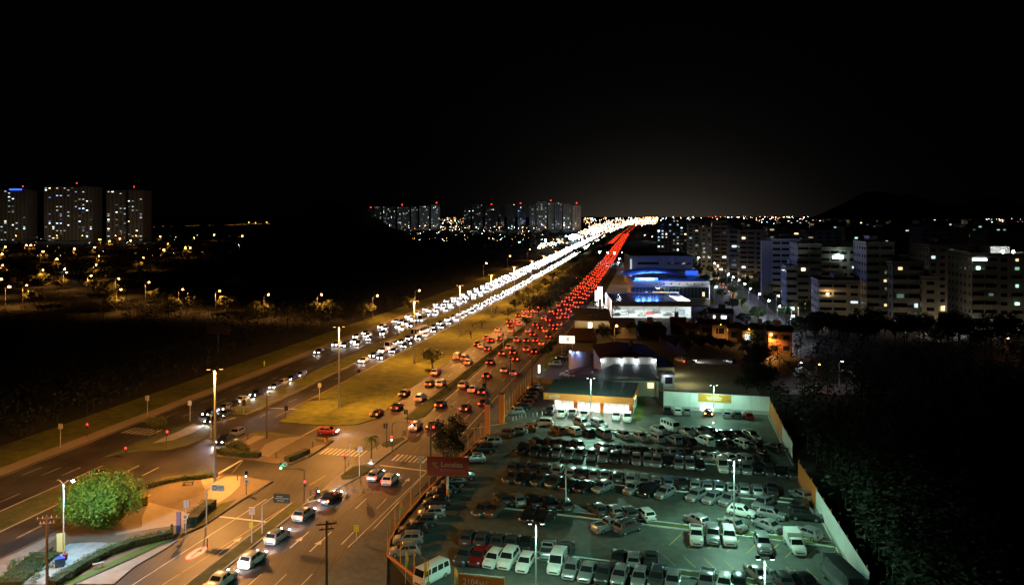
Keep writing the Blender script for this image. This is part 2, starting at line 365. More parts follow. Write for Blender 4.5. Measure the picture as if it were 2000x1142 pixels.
for (x0, y0, sx, n) in ((1330,1045,38,9),(1255,1080,40,9),(1100,838,30,5),(1200,872,30,8),(1240,832,34,5)):
    for i in range(n):
        a = (x0+sx*i, y0+sx*i*.1); dx = -24 if y0 == 1045 else 24
        line_px(a, (a[0]+dx, a[1]+(22 if y0 > 1000 else 10)), .10, ypaint, 'bay_line', .142, lot)
# lawn by the showroom, gravel lot behind the wall, forecourt with blue light, avenue on the right
struct(poly('lawn', [(1237,822),(1252,824),(1262,774),(1252,770),(1247,776)], lawn, .15, 0))
struct(poly('gravel_yard', [(1296,760),(1318,698),(1440,703),(1470,740),(1486,775),(1400,770)], mat('gravel', (.16,.15,.10), .9, amt=.35, scale=1.2, bump=.6), .01))
struct(poly('forecourt', [(1040,746),(1062,712),(1100,680),(1115,726),(1105,742)], asphalt2, .14, 0))
struct(poly('dealer_yard', [(1098,690),(1160,600),(1210,500),(1236,500),(1200,620),(1125,626)] and [(1150,622),(1172,590),(1205,530),(1225,505),(1240,560),(1200,622)], mat('yard_concrete', (.36,.34,.32), .7, amt=.15, scale=.5), .05, 0))
struct(strip('right_avenue', 24, 47, 180, 1500, asphalt, .0))
kerbed('right_avenue_median', 33.5, 38, 200, 1200, grass)
struct(poly('side_street', [(1540,650),(1600,620),(1640,628),(1600,668),(1560,700),(1500,690)], asphalt2, .004))
struct(poly('condominium_court', [(1790,655),(1830,645),(1880,640),(1900,655),(1860,668),(1800,668)], conc, .02))
# far road on the left with its line of light, a low causeway over the lagoon
struct(poly('far_road', [(200,450),(200,449),(530,444),(530,445)], asphalt, .5, 0))
# hills
def hill(name, cx, D, w, h, seed, dd=350):
    mb = MB(); r = random.Random(seed); n, k = 48, 10; ph = [r.uniform(0, 6) for _ in range(6)]
    for j in range(k+1):
        for i in range(n+1):
            u, v = i/n*2-1, j/k*2-1
            z = h*max(0, math.cos(u*math.pi/2))**1.1*max(0, 1-v*v)*(1+.10*math.sin(u*6+ph[0])+.07*math.sin(u*13+ph[1])+.04*math.sin(u*31+ph[2]+v*4))-1
            mb.v.append((u*w, v*dd, z))
    mb.f = [(j*(n+1)+i, j*(n+1)+i+1, (j+1)*(n+1)+i+1, (j+1)*(n+1)+i) for j in range(k) for i in range(n)]; mb.m = [0]*len(mb.f)
    o = mb.obj(name, leafd, None, 60); o.location = ((cx-1000)*D/F, D, 0); return struct(o)
hill('hill', 652, 1150, 128, 60, 3, 160); hill('hill', 1735, 7000, 600, 250, 5, 700); hill('hill', 1930, 7600, 420, 190, 8, 700); hill('hill', 1705, 4200, 230, 85, 11, 250)

# ================================================================= vehicles
def paintm(n, col, met=.5, r=.32): return mat('car_paint_'+n, col, r, metal=met, coat=.6, amt=.04, scale=2)
PAINT = {'k': ('black', paintm('black', (.012,.012,.014), .2)), 'w': ('white', paintm('white', (.62,.62,.60), 0)), 's': ('silver', paintm('silver', (.40,.41,.42), .6, .28)),
 'g': ('grey', paintm('grey', (.085,.09,.095), .5, .28)), 'r': ('dark red', paintm('red', (.20,.012,.012), .2)), 'b': ('blue-grey', paintm('blue_grey', (.16,.22,.30))), 'n': ('brown', paintm('brown', (.16,.07,.04), .3)), 'c': ('bright red', paintm('bright_red', (.45,.02,.015), .1))}
# type: length, width, height, belt, (windscreen base, roof front, roof rear, rear glass base as fractions from the front), bonnet height, tail height
TYPES = {
 'h': ('hatchback', 3.9, 1.68, 1.46, .92, (.25,.42,.86,.96), .86, .86),
 's': ('sedan', 4.35, 1.72, 1.44, .90, (.26,.42,.68,.83), .84, .92),
 'u': ('small SUV', 4.25, 1.78, 1.66, 1.02, (.25,.38,.90,.97), .98, .95),
 'w': ('estate car', 4.2, 1.70, 1.52, .92, (.24,.39,.90,.97), .85, .90),
 'p': ('pickup', 4.7, 1.76, 1.60, .98, (.27,.39,.55,.59), .95, .96),
 'v': ('panel van', 4.2, 1.74, 1.95, 1.00, (.24,.36,.97,.99), .92, .98),
 'm': ('microbus', 4.5, 1.76, 1.98, 1.12, (.03,.10,.95,.99), 1.05, 1.02),
 'x': ('box-bodied utility truck', 4.5, 1.74, 1.55, .95, (.26,.38,.50,.53), .90, .96),
 'B': ('minibus', 7.0, 2.1, 2.7, 1.3, (.05,.10,.97,.99), 1.1, 1.1),
 'L': ('city bus', 11.5, 2.5, 3.1, 1.3, (.005,.02,.985,.995), 1.2, 1.2),
}
def lerp(a, b, t): return tuple(a[i]+(b[i]-a[i])*t for i in range(3))
def car_meshes(k):
    nm, L, Wd, H, bl, (a, b, c, d), hz, tz = TYPES[k]; w = Wd/2
    Y = lambda f: L/2-f*L
    st = [(L/2, .78, .52), (L/2-.08, .90, .62), (L/2-.30, .97, hz*.90), (L/2-.6 if a > .1 else L/2-.32, .99, hz*.97), (Y(a), 1, bl), (0, 1, bl+.01), (Y(d), .99, bl), (-L/2+.14, .96, tz if d < .9 else bl-.02), (-L/2+.04, .92, tz*.86), (-L/2, .86, .5)]
    st = sorted(st, key=lambda s: -s[0]); m = MB(); sec = []
    for y, q, zt in st:
        ww = w*q
        half = [(.90*ww, .20), (ww, .36), (ww*1.0, zt*.62+.1), (ww*.955, zt-.06), (ww*.80, zt), (ww*.4, zt+.025)]
        sec.append([(-x, y, z) for x, z in half]+[(x, y, z) for x, z in half[::-1]])
    n = 12
    for s in sec: m.v += s
    for i in range(len(sec)-1):
        for j in range(n-1): m.f.append((i*n+j, i*n+j+1, (i+1)*n+j+1, (i+1)*n+j))
        m.f.append((i*n+n-1, i*n, (i+1)*n, (i+1)*n+n-1))
    m.f += [tuple(range(n))[::-1], tuple((len(sec)-1)*n+j for j in range(n))]; m.m = [0]*len(m.f)
    # cabin
    wb, wr = w*.94, w*(.76 if H < 1.8 else .86)
    base = [(-wb, Y(a), bl-.03), (wb, Y(a), bl-.03), (wb, Y(d), bl-.03), (-wb, Y(d), bl-.03)]
    r0 = [(-wr*1.03, Y(b)+.04, H-.07), (wr*1.03, Y(b)+.04, H-.07), (wr*1.03, Y(c)-.04, H-.07), (-wr*1.03, Y(c)-.04, H-.07)]
    r1 = [(-wr*.86, Y(b)-.10, H-.01), (wr*.86, Y(b)-.10, H-.01), (wr*.86, Y(c)+.12, H-.01), (-wr*.86, Y(c)+.12, H-.01)]
    ym = (Y(b)+Y(c))/2
    m.add(base+r0+r1+[(0, ym, H+.015)], [(i, (i+1)%4, 4+(i+1)%4, 4+i) for i in range(4)]+[(4+i, 4+(i+1)%4, 8+(i+1)%4, 8+i) for i in range(4)]+[(8, 9, 12), (9, 10, 12), (10, 11, 12), (11, 8, 12)])
    if k == 'p':      # open bed: dark well with rails
        y0, y1 = Y(d)-.08, -L/2+.12
        for s in (-1, 1): m.box((s*(w-.09), (y0+y1)/2, bl+.10), (.10, y0-y1, .16))
        m.box((0, y1, bl+.10), (Wd-.16, .08, .16)); m.box((0, y0, bl+.10), (Wd-.16, .06, .16))
    if k == 'x': m.box((0, (Y(d)-L/2)/2-.02, 1.35), (1.74, Y(d)+L/2-.04, 1.25))
    if k in 'uw':
        for s in (-1, 1): m.tube((s*wr*.88, Y(b)-.25, H+.05), (s*wr*.88, Y(c)+.25, H+.05), .025, n=5)
    out = {'body': m}
    def panel(pts, u0, u1, v0, v1, off):
        A, B, Cc, D_ = pts  # bottom-left, bottom-right, top-right, top-left
        q = [lerp(lerp(A, B, u), lerp(D_, Cc, u), v) for u, v in ((u0, v0), (u1, v0), (u1, v1), (u0, v1))]
        nn = (Vector(q[1])-Vector(q[0])).cross(Vector(q[3])-Vector(q[0])).normalized()*off
        return [tuple(Vector(p)+nn) for p in q]
    def pan(face, u0, u1, v0, v1): mb = MB(); mb.add(panel(face, u0, u1, v0, v1, .012), [(0,1,2,3)]); return mb
    fr = (base[1], base[0], r0[0], r0[1]); bk = (base[3], base[2], r0[2], r0[3]); rt = (base[2], base[1], r0[1], r0[2]); lt = (base[0], base[3], r0[3], r0[0])
    out['windscreen'] = pan(fr, .05, .95, .10, .95)
    if k not in 'vx': out['rear_window'] = pan(bk, .08, .92, .18, .90)
    segs = {'h': (.13,.50,.53,.90), 's': (.16,.52,.55,.88), 'u': (.10,.44,.47,.92), 'w': (.09,.43,.46,.92), 'p': (.16,.86), 'v': (.66,.93), 'x': (.2,.86), 'm': (.04,.22,.26,.46,.50,.70,.74,.94), 'B': (.03,.2,.22,.4,.42,.6,.62,.8,.82,.97), 'L': (.02,.15,.17,.3,.32,.45,.47,.6,.62,.75,.77,.98)}[k]
    for side, f in (('r', rt), ('l', lt)):
        g = MB()
        for u0, u1 in zip(segs[::2], segs[1::2]):
            if side == 'l': u0, u1 = 1-u1, 1-u0
            g.add(panel(f, u0, u1, .16, .90, .012), [(0,1,2,3)])
        out['side_window_'+side] = g
    if k == 'p': g = MB(); g.quad((-w+.16, -L/2+.17, bl+.03), (w-.16, -L/2+.17, bl+.03), (w-.16, Y(d)-.12, bl+.03), (-w+.16, Y(d)-.12, bl+.03)); out['cargo_bed'] = g
    g = MB(); g.box((0, L/2-.015, .42), (Wd*.55, .06, .16)); out['grille'] = g; g = MB(); g.box((0, -L/2+.01, .36), (Wd*.7, .06, .12)); out['rear_bumper'] = g
    for s in (-1, 1): g = MB(); g.box((s*(w+.07), Y(a)-.28, bl+.02), (.16, .10, .12)); out['wing_mirror'+'l r'[s+1]] = g
    g = MB(); g.quad((-.22, -L/2-.03, .5), (.22, -L/2-.03, .5), (.22, -L/2-.03, .62), (-.22, -L/2-.03, .62)); out['number_plate'] = g
    return out, dict(L=L, w=w, hz=hz, tz=tz, wheel=(L*.31, w-.10))
wm = MB(); wm.tube((-.1,0,0), (.1,0,0), .31, n=12, mi=0)
wm.tube((-.108,0,0), (.108,0,0), .19, n=8, mi=1); WHEEL = wm.mesh('wheel', [tyre, rim])
hm = MB(); hm.ball((0,0,0), .13, sz=.7, n=7, k=4); hm.v = [(x*1.35, y*.9, z) for x, y, z in hm.v]; HEAD = hm.mesh('headlight', lens_w, 60)
tm = MB(); tm.box((0,0,0), (.24, .10, .24)); TAIL = tm.mesh('tail_light', lens_r)
MODELS = {}
def model(k):
    if k in MODELS: return MODELS[k]
    parts, info = car_meshes(k); out = []
    for n, mb in parts.items():
        nm = {'side_window_r': 'side_window', 'side_window_l': 'side_window'}.get(n, 'wing_mirror' if n.startswith('wing') else n)
        mm = PAINT['s'][1] if nm in ('body', 'wing_mirror') else dark if n in ('cargo_bed', 'grille', 'rear_bumper') else plate if n == 'number_plate' else glassd
        out.append((nm, mb.mesh(nm, mm, 38 if n == 'body' else None)))
    MODELS[k] = (out, info); return MODELS[k]
def car(k, col, loc, head, label, cat='car', group=None, lit='', detail=True, name='parked_car', z=.14):
    """head: degrees counter-clockwise from the direction of the avenue"""
    parts, inf = model(k)
    t = thing({'p': 'pickup_truck', 'v': 'panel_van', 'm': 'microbus', 'x': 'utility_truck', 'B': 'minibus', 'L': 'city_bus'}.get(k, name), label, cat, (loc[0], loc[1], z), AX+math.radians(head), group)
    for n, me in parts:
        if not detail and n in ('grille', 'rear_bumper', 'wing_mirror', 'number_plate'): continue
        o = link(n, me, t)
        if n in ('body', 'wing_mirror'): o.material_slots[0].link = 'OBJECT'; o.material_slots[0].material = PAINT[col][1]
    wy, wx = inf['wheel']
    for sy in (1, -1):
        for sx in (1, -1): link('wheel', WHEEL, t, (sx*wx, sy*wy, .31))
    for s in (-1, 1):
        h = link('headlight', HEAD, t, (s*inf['w']*.72, inf['L']/2-.10, .66 if inf['hz'] < .95 else .74))
        b = link('tail_light', TAIL, t, (s*inf['w']*.82, -inf['L']/2+.05, .78 if inf['tz'] < 1 else .9))
        if 'h' in lit:
            h.material_slots[0].link = 'OBJECT'; h.material_slots[0].material = em_head
        if 't' in lit: b.material_slots[0].link = 'OBJECT'; b.material_slots[0].material = em_tail
        if 'b' in lit: b.material_slots[0].link = 'OBJECT'; b.material_slots[0].material = em_tail_o
        if 'o' in lit: b.material_slots[0].link = 'OBJECT'; b.material_slots[0].material = em_amber
    if 'H' in lit:
        for s in (-1, 1): pt_light('headlight_beam', t, (s*.55, inf['L']/2+.12, .68), 700, (.9,.95,1), .08, 95, (math.radians(80), 0, 0), .8)
    if 'R' in lit: pt_light('tail_light_glow', t, (0, -inf['L']/2-.6, .75), 5, (1,.05,.03), .2)
    return t
ROWS = [
 ('in front of the lit showroom', 180, '1075,802,u,k 1097,806,h,w 1118,806,h,g 1141,809,h,s 1204,812,h,w 1226,815,u,w'),
 ('in the short row facing the showroom', 225, '1137,826,u,s 1169,827,w,s'),
 ('nosed against the white back wall', 0, '1304,800,h,k 1324,802,h,w 1342,802,h,s 1420,808,h,s 1440,809,h,g 1462,811,h,r'),
 ('in the row with the white microbus', 217, '1288,838,s,s 1309,833,m,w 1338,841,s,s 1363,841,s,s 1386,844,u,k 1414,848,s,k 1438,848,s,g 1467,849,h,s'),
 ('in the slanting row along the first planter', 38, '987,845,h,g:80 1011,840,h,s:85 1032,834,h,n:75 1060,825,u,w:95 1090,839,h,n 1120,840,h,w 1147,843,h,k 1176,845,u,s 1216,848,s,s 1248,851,s,s 1281,854,h,s 1315,858,h,b 1342,860,h,k 1376,860,u,w 1418,865,s,k 1445,865,w,w 1475,872,s,k 1515,872,s,k'),
 ('in the slanting row behind the second planter', 33, '1047,863,h,k 1072,863,h,g 1096,865,h,k 1125,866,h,g 1176,872,h,s 1203,875,s,s 1228,877,h,g 1254,880,s,k 1282,882,s,s 1309,883,s,s 1338,884,s,k 1368,889,s,s 1394,892,s,w 1422,893,s,w 1451,895,w,s 1483,897,u,k'),
 ('in the long row facing us below the second planter', 180, '1021,874,s,k 1045,878,s,g 1066,881,s,g 1088,881,h,s 1111,884,s,s 1132,885,h,s 1156,887,h,s 1179,890,u,s 1200,892,h,g 1222,893,h,g 1243,896,h,s 1265,898,h,s 1283,900,h,s 1305,901,h,k 1326,903,h,s 1347,904,h,s 1367,907,s,k 1411,910,v,w 1434,912,h,s 1458,914,h,s 1480,915,h,k 1502,918,h,g 1526,920,s,k 1548,923,h,g'),
 ('in the row tail to us above the third planter', 0, '1003,911,h,g 1024,911,h,g 1045,913,s,g 1066,915,h,g 1090,917,h,s 1115,922,h,s 1138,923,s,g 1160,926,s,s 1183,927,s,s 1207,930,h,g 1232,933,h,s 1258,936,h,s 1282,939,h,s 1305,940,h,b 1334,943,h,k 1357,945,h,s 1381,948,h,s 1403,949,h,s 1428,952,h,s 1453,954,h,s 1479,956,h,s 1506,956,u,k'),
 ('in the slanting row below the third planter', 146, '1005,931,s,g 1028,934,s,k 1059,936,s,g 1088,940,s,g 1115,946,s,k 1143,949,s,k 1177,950,h,s 1238,953,h,s 1267,957,u,k 1299,961,h,s 1360,966,h,s 1392,971,h,s 1424,974,h,s 1490,981,h,s 1559,986,h,g'),
 ('in the slanting row above the fourth planter', 30, '980,972,h,g 1009,974,h,s 1039,975,s,k 1070,979,s,k 1102,984,h,g 1167,993,h,g 1197,996,h,s 1226,1000,h,g 1260,1002,h,w 1362,1014,h,s:40 1431,1022,s,s:42 1499,1024,s,s:45 1577,1039,h,s:50 1564,965,h,s'),
 ('standing loose near the tall lamp post', -108, '1448,997,h,w 1506,1002,h,s 1573,1005,u,k:-95'),
 ('in the row below the fourth planter', 180, '944,993,s,g:165 966,993,s,n:165 1035,1004,s,k:165 1063,1009,s,k:160 1187,1025,p,s:-45 1226,1028,u,g:-42 1360,1044,p,w 1392,1043,u,s 1423,1046,u,w 1490,1060,u,s 1553,1062,x,w:188'),
 ('in the row tail to us above the last planter', 0, '915,1047,h,g 943,1050,h,g 973,1055,s,g 1000,1057,s,g 1030,1060,h,k 1070,1071,p,s 1105,1073,p,g 1208,1086,h,k 1237,1090,h,s 1272,1093,p,g'),
 ('in the front row along the bottom', 173, '909,1082,s,g 936,1084,s,r 964,1089,h,w 993,1090,u,w 1026,1097,h,w 1088,1099,v,w 1116,1110,h,s 1148,1114,s,s 1180,1117,s,g 1211,1122,h,s 1249,1126,h,s 1283,1128,u,g 1314,1133,h,s 1380,1133,p,s 1415,1138,h,w 1444,1138,h,g'),
 ('parked apart at the bottom right corner', 20, '1480,1117,s,s 1527,1128,h,g:10 1568,1131,s,k:30 1644,1135,B,g:12'),
 ('against the mesh fence beside the avenue', 108, '791,1073,h,s 797,1050,h,s 807,1032,h,k 827,1017,h,g 843,1000,h,s 852,979,h,k 858,963,h,k 872,953,s,k 887,940,h,k 905,928,h,g 927,894,h,s 943,877,u,k 958,863,u,s 1007,803,h,s 1018,795,h,k 1026,787,h,n 1032,779,h,k 1037,772,h,g 1041,764,h,k 1045,757,h,s'),
]
seen = set()
for where, hd, txt in ROWS:
    items = txt.split(); cnt = {}
    for i, it in enumerate(items):
        ang = hd
        if ':' in it: it, a_ = it.split(':'); ang = float(a_)
        x, y, k, c = it.split(','); p = G(float(x), float(y), .75)
        nm = PAINT[c][0]+' '+TYPES[k][0]
        tot = sum(1 for q in items if q.split(':')[0].split(',')[2:] == [k, c])
        cnt[nm] = cnt.get(nm, 0)+1
        lab = (f'the only {nm} {where}' if tot == 1 else f'{ORD[cnt[nm]-1]} {nm} from the left {where}')
        lab = lab.replace('the only', 'single')
        car(k, c, p, ang+R.uniform(-2.5, 2.5), lab, 'truck' if k in 'px' else 'van' if k in 'vmB' else 'car', 'cars parked in the used-car lot', detail=(y > '0' and float(y) > 860), z=.14)
car('m', 'w', G(843,1119,.9), 152, 'white microbus standing alone inside the bend of the fence', 'van', 'cars parked in the used-car lot')
car('h', 'k', G(1383,805,.7), 0, 'black hatchback at the back wall with its orange tail lights lit', 'car', 'cars parked in the used-car lot', lit='hoH')

# moving traffic at rest in its lanes
def tlab(i, s): return f'{ORD[i]} {s}'
near = [(433,1128,'s','w'),(494,1087,'h','w'),(542,1043,'h','s'),(594,1000,'h','s'),(646,968,'s','k')]
for i, (x, y, k, c) in enumerate(near):
    car(k, c, G(x, y, .7), -4, ['white sedan at the bottom end of the queue beside the planted median', 'white hatchback queueing second from the bottom beside the median', 'silver hatchback in the middle of the turning queue, brake lights on', 'silver hatchback right behind the dark car in the turning queue', 'dark sedan at the head of the turning queue beside a motorcycle'][i], 'car', 'cars queueing to turn', lit='hbHR', name='queueing_car', z=0)
car('h', 's', G(734,925,.7), 0, 'silver hatchback crossing the stop line, left of a pair', 'car', 'cars driving away', lit='htR', name='moving_car', z=0)
car('h', 'w', G(762,933,.7), 0, 'white hatchback crossing the stop line, right of a pair', 'car', 'cars driving away', lit='htR', name='moving_car', z=0)
car('h', 'c', G(641,840,.7), -82, 'red hatchback waiting across the junction with bright headlights', 'car', lit='hH', name='waiting_car', z=0)
for i, (x, y, k, c, l) in enumerate(((440,856,'s','k','dark sedan glaring at the crossing in front of the left queue'),(462,843,'h','s','silver hatchback glaring just behind the dark sedan at the crossing'))):
    car(k, c, G(x, y, .7), 180, l, 'car', 'cars glaring at the left crossing', lit='hH', name='moving_car', z=0)
q = [(417,817,'s','k'),(441,806,'s','g'),(440,794,'h','s'),(452,789,'h','k'),(472,779,'s','w'),(503,767,'p','k'),(538,753,'h','s'),(552,746,'h','w'),(571,737,'s','g'),(588,730,'h','s'),(411,804,'h','k')]
for i, (x, y, k, c) in enumerate(q):
    car(k, c, G(x, y, .7), 180, tlab(i, 'car with glaring headlights in the queue at the left stop line').replace('tenth', 'tenth') if 1 else '', 'car', 'cars waiting at the left lights', lit='hH' if i < 9 else 'h', name='queueing_car', z=0)
# dense traffic farther out: one body, lit lamps at each corner
fm = {}
for k, c in (('s', 'k'), ('h', 'g'), ('u', 's'), ('s', 'w')):
    pm, inf = car_meshes(k); mb = pm['body']; fm[k+c] = (mb.mesh('car_body', PAINT[c][1], 38), pm['windscreen'].mesh('windscreen', glassd), pm['rear_window'].mesh('rear_window', glassd), inf)
TAILL = MB().box((0,0,0), (.30, .10, .22)).mesh('tail_light', em_tail); TAILO = MB().box((0,0,0), (.30, .10, .24)).mesh('tail_light', em_tail_o)
HEADL = MB().box((0,0,0), (.34, .12, .20)).mesh('headlight', em_headf)
TL = MB(); TH = MB(); far_n = [0]
def traffic(lane, c, d0, d1, gap, away, word, limit):
    r = random.Random(int(abs(c)*10)); d = d0+r.uniform(0, gap); i = 0
    while d < d1:
        p = P(c+r.uniform(-.25, .25), d); q_ = P(c, d+3); ang = -math.atan2(q_.x-P(c, d).x, 3); rz = ang if away else ang+math.pi
        key = r.choice(list(fm)); body, ws, rw, inf = fm[key]
        if d < limit:
            desc = {'k': 'black', 'g': 'grey', 's': 'silver', 'w': 'white'}[key[1]]+{'s': ' sedan', 'h': ' hatchback', 'u': ' small SUV'}[key[0]]
            if r.random() < .05:
                kk = r.choice('LBvB'); car(kk, r.choice('wsw'), p, (0 if away else 180), f'{ORD[i]} vehicle, a {TYPES[kk][0]}, in {word}', 'bus' if kk in 'LB' else 'van', 'buses and vans in the avenue traffic', lit='ht' if away else 'h', z=0); d += gap*1.4; i += 1; continue
            t = thing('moving_car', f'{ORD[i]} car, a {desc}, in {word}', 'car', (p.x, p.y, 0), rz, 'cars '+('driving away on' if away else 'coming along')+' the avenue')
            link('car_body', body, t); link('windscreen', ws, t); link('rear_window', rw, t)
            for sx in (1, -1):
                for sy in (1, -1): link('wheel', WHEEL, t, (sx*inf['wheel'][1], sy*inf['wheel'][0], .31))
                if away: link('tail_light', TAILO if r.random() < .25 else TAILL, t, (sx*inf['w']*.78, -inf['L']/2-.02, .82))
                link('headlight', HEADL if not away else HEAD, t, (sx*inf['w']*.7, inf['L']/2, .66))
        else:
            m = TL if away else TH; cs, sn = math.cos(rz), math.sin(rz); far_n[0] += 1
            def T(x, y, z): return (p.x+x*cs-y*sn, p.y+x*sn+y*cs, z)
            b0 = len(m.v)
            for (zz0, ww, ya, yb) in ((.25, .85, 2.1, -2.1), (.9, .85, 2.1, -2.1), (.9, .75, 1.0, -1.7), (1.45, .62, .4, -1.3)): m.v += [T(-ww, ya, zz0), T(ww, ya, zz0), T(ww, yb, zz0), T(-ww, yb, zz0)]
            for u in (0, 8): m.f += [(b0+u+i_, b0+u+(i_+1)%4, b0+u+4+(i_+1)%4, b0+u+4+i_) for i_ in range(4)]+[(b0+u+7, b0+u+6, b0+u+5, b0+u+4)]; m.m += [0, 0, 0, 0, 0]
            s_ = 1.0 if away else 1.0+max(0, d-1500)/4000
            for sx in (-1, 1):
                mi = 2 if (away and r.random() < .3) else 1
                y_ = -2.16 if away else 2.16
                m.add([T(sx*.62-.20*s_, y_, .62), T(sx*.62+.20*s_, y_, .62), T(sx*.62+.20*s_, y_, .62+.28*s_), T(sx*.62-.20*s_, y_, .62+.28*s_)], [(0,1,2,3)] if away else [(3,2,1,0)], mi)
        d += gap*r.uniform(.62, 1.4)*((1.5 if away and d < 215 else 1) if d < 500 else 1.15); i += 1
lanes_w = ('the leftmost lane', 'the second lane', 'the third lane', 'the fourth lane')
for j, c in enumerate((-49.2, -46, -42.9, -40)): traffic(j, c, 138+9*j, 1700, 16, True, lanes_w[j]+' of the right red carriageway', 330)
for j, c in enumerate((-60.7, -58, -55.4)): traffic(j, c, 150+8*j, 1700, 16, True, lanes_w[j]+' of the left red carriageway', 330)
for j, c in enumerate((-105.4, -102.3, -99.1, -95.9)): traffic(j, c, 232+7*j if j < 3 else 275, 1500, 12.5, False, lanes_w[j]+' of the outer white carriageway', 345)
for j, c in enumerate((-86.3, -82.9)): traffic(j, c, 215+8*j, 1500, 7.5, False, lanes_w[j]+' of the inner white carriageway', 345)
for c in (-100, -88): traffic(0, c, 1500, 6000, 70, False, '', 0)
for c in (-58, -46): traffic(0, c, 1700, 3600, 28, True, '', 0)
carmat = PAINT['g'][1]
struct(TL.obj('distant_traffic', [carmat, em_tail_far, em_tail_o]), 'stuff')['label'] = 'mass of red tail lights receding along the avenue'
struct(TH.obj('distant_oncoming_traffic', [carmat, em_headf]), 'stuff')['label'] = 'river of white headlights coming along the avenue'
# the right-hand avenue
for i, (x, y) in enumerate(((1440,590),(1430,580),(1421,571),(1414,563),(1408,556),(1471,612),(1400,545))):
    car('s' if i % 2 else 'h', 'gkws'[i % 4], G(x, y), 6, tlab(i, 'car counted outward on the tree-lined right-hand avenue, tail lights lit'), 'car', 'cars on the right avenue', lit='b', detail=False, name='moving_car', z=.0)
car('h', 's', G(1345,704,.7), -60, 'car turning in the gravel yard with red tail lights', 'car', lit='hbHR', name='moving_car', z=.02)
for i, (x, y, k, c, l) in enumerate(((1329,703,'h','w','white hatchback parked at the hedge end of the gravel yard'),(1425,706,'h','g','grey hatchback parked alone at the far side of the gravel yard'),(1085,711,'h','s','silver hatchback under blue light beside the curved wall'),(1108,731,'h','w','hatchback parked closest to the fabric canopy'),(1092,702,'h','k','dark hatchback behind the shrubs on the blue-lit forecourt'),(1100,697,'h','s','silver hatchback farthest along the shrub row on the forecourt'),(1573,623,'h','w','white car parked by the side street under the lamp'),(1440,645,'s','s','car beside the small houses'))[:7]):
    car(k, c, G(x, y, .6), 90 if x < 1200 else 40, l, 'car', detail=False)
r = random.Random(5)
for i in range(14):
    p = P(-31+r.uniform(-2, 9), 300+i*4.2+r.uniform(-1, 1)); car('hsu'[i % 3], 'kswgs'[i % 5], p, r.choice((60, 80, 100)), tlab(i, 'car in the crowded dealership forecourt, counting away from us'), 'car', 'cars at the bright dealership', detail=False, z=.05)
for i in range(6):
    car('hs'[i % 2], 'swkgsw'[i], G(1358+i*5, 624-i*4), 90, tlab(i, 'car parked right of the white showroom, counting away from us'), 'car', 'cars at the bright dealership', detail=False, z=.0)

# people and motorcycle
def person(name, joints, edges, rad, mats_parts, label, loc, rz, top, legs):
    me = bpy.data.meshes.new('body'); me.from_pydata(joints, edges, []); o = bpy.data.objects.new(name, me); C.objects.link(o)
    o.modifiers.new('skin', 'SKIN'); sv = me.skin_vertices[0].data
    for i, q_ in enumerate(rad): sv[i].radius = (q_, q_)
    sv[0].use_root = True; s = o.modifiers.new('sub', 'SUBSURF'); s.levels = 1; s.render_levels = 1
    me.materials.append(top); o.location = loc; o.rotation_euler = (0, 0, rz); tag(o, label, 'person'); return o
skin = mat('skin', (.35,.2,.13), .6); cloth_d = mat('dark_cloth', (.04,.04,.06), .9); hivis = mat('hi_vis_cloth', (.62,.75,.06), .8)
EDG = [(0,1),(1,2),(2,3),(3,4),(2,5),(5,6),(6,7),(2,8),(8,9),(9,10),(0,11),(11,12),(12,13),(13,14),(0,15),(15,16),(16,17),(17,18)]
RAD = [.15,.14,.15,.065,.105,.06,.05,.04,.06,.05,.04,.10,.07,.055,.05,.10,.07,.055,.05]
stand = [(0,0,.95),(0,0,1.2),(0,0,1.42),(0,0,1.52),(0,.01,1.65),(-.2,0,1.40),(-.27,.03,1.12),(-.26,.12,.88),(.2,0,1.40),(.27,.03,1.12),(.26,.12,.88),(-.1,0,.88),(-.11,.02,.48),(-.12,0,.08),(-.12,.12,.04),(.1,0,.88),(.11,.02,.48),(.12,0,.08),(.12,.12,.04)]
w = person('person', stand, EDG, RAD, None, 'person in a yellow-green jacket standing beside the far dirt path', G(516,716), 1.0, hivis, None)
hm_ = MB(); hm_.ball((0,.01,1.67), .105, sz=1.15, n=10, k=6); hm_.ball((0,.11,1.66), .02, n=5, k=3); hm_.obj('head', skin, w, 60)
sit = [(0,-.15,.82),(0,-.08,1.05),(0,.02,1.25),(0,.05,1.35),(0,.08,1.47),(-.2,.04,1.22),(-.3,.22,1.05),(-.28,.45,1.0),(.2,.04,1.22),(.3,.22,1.05),(.28,.45,1.0),(-.14,-.1,.80),(-.22,.25,.72),(-.22,.15,.32),(-.22,.27,.28),(.14,-.1,.80),(.22,.25,.72),(.22,.15,.32),(.22,.27,.28)]
mp_ = G(619,972); rd = person('person', sit, EDG, RAD, None, 'motorcycle rider in dark clothes and helmet waiting beside the queue', mp_, AX, cloth_d, None)
hm_ = MB(); hm_.ball((0,.09,1.50), .15, sz=1.05, n=10, k=6); hm_.obj('helmet', dark, rd, 60)
mt = thing('motorcycle', 'motorcycle with a lit tail light waiting under its rider', 'motorcycle', mp_, AX)
for y in (-.62, .66): mb = MB(); mb.tube((-.06,y,.3), (.06,y,.3), .3, n=14); mb.obj('wheel', tyre, mt)
mb = MB(); mb.box((0,-.05,.5), (.24,.6,.3)); mb.ball((0,.2,.78), .18, sz=.7); mb.box((0,-.35,.72), (.22,.6,.1)); mb.tube((0,.66,.3), (0,.42,.95), .03); mb.obj('frame', PAINT['k'][1], mt, 50)
mb = MB(); mb.tube((-.32,.4,.98), (.32,.4,.98), .02); mb.obj('handlebar', dark, mt); mb = MB(); mb.box((0,-.68,.74), (.2,.06,.12)); mb.obj('tail_light', em_tail_o, mt)
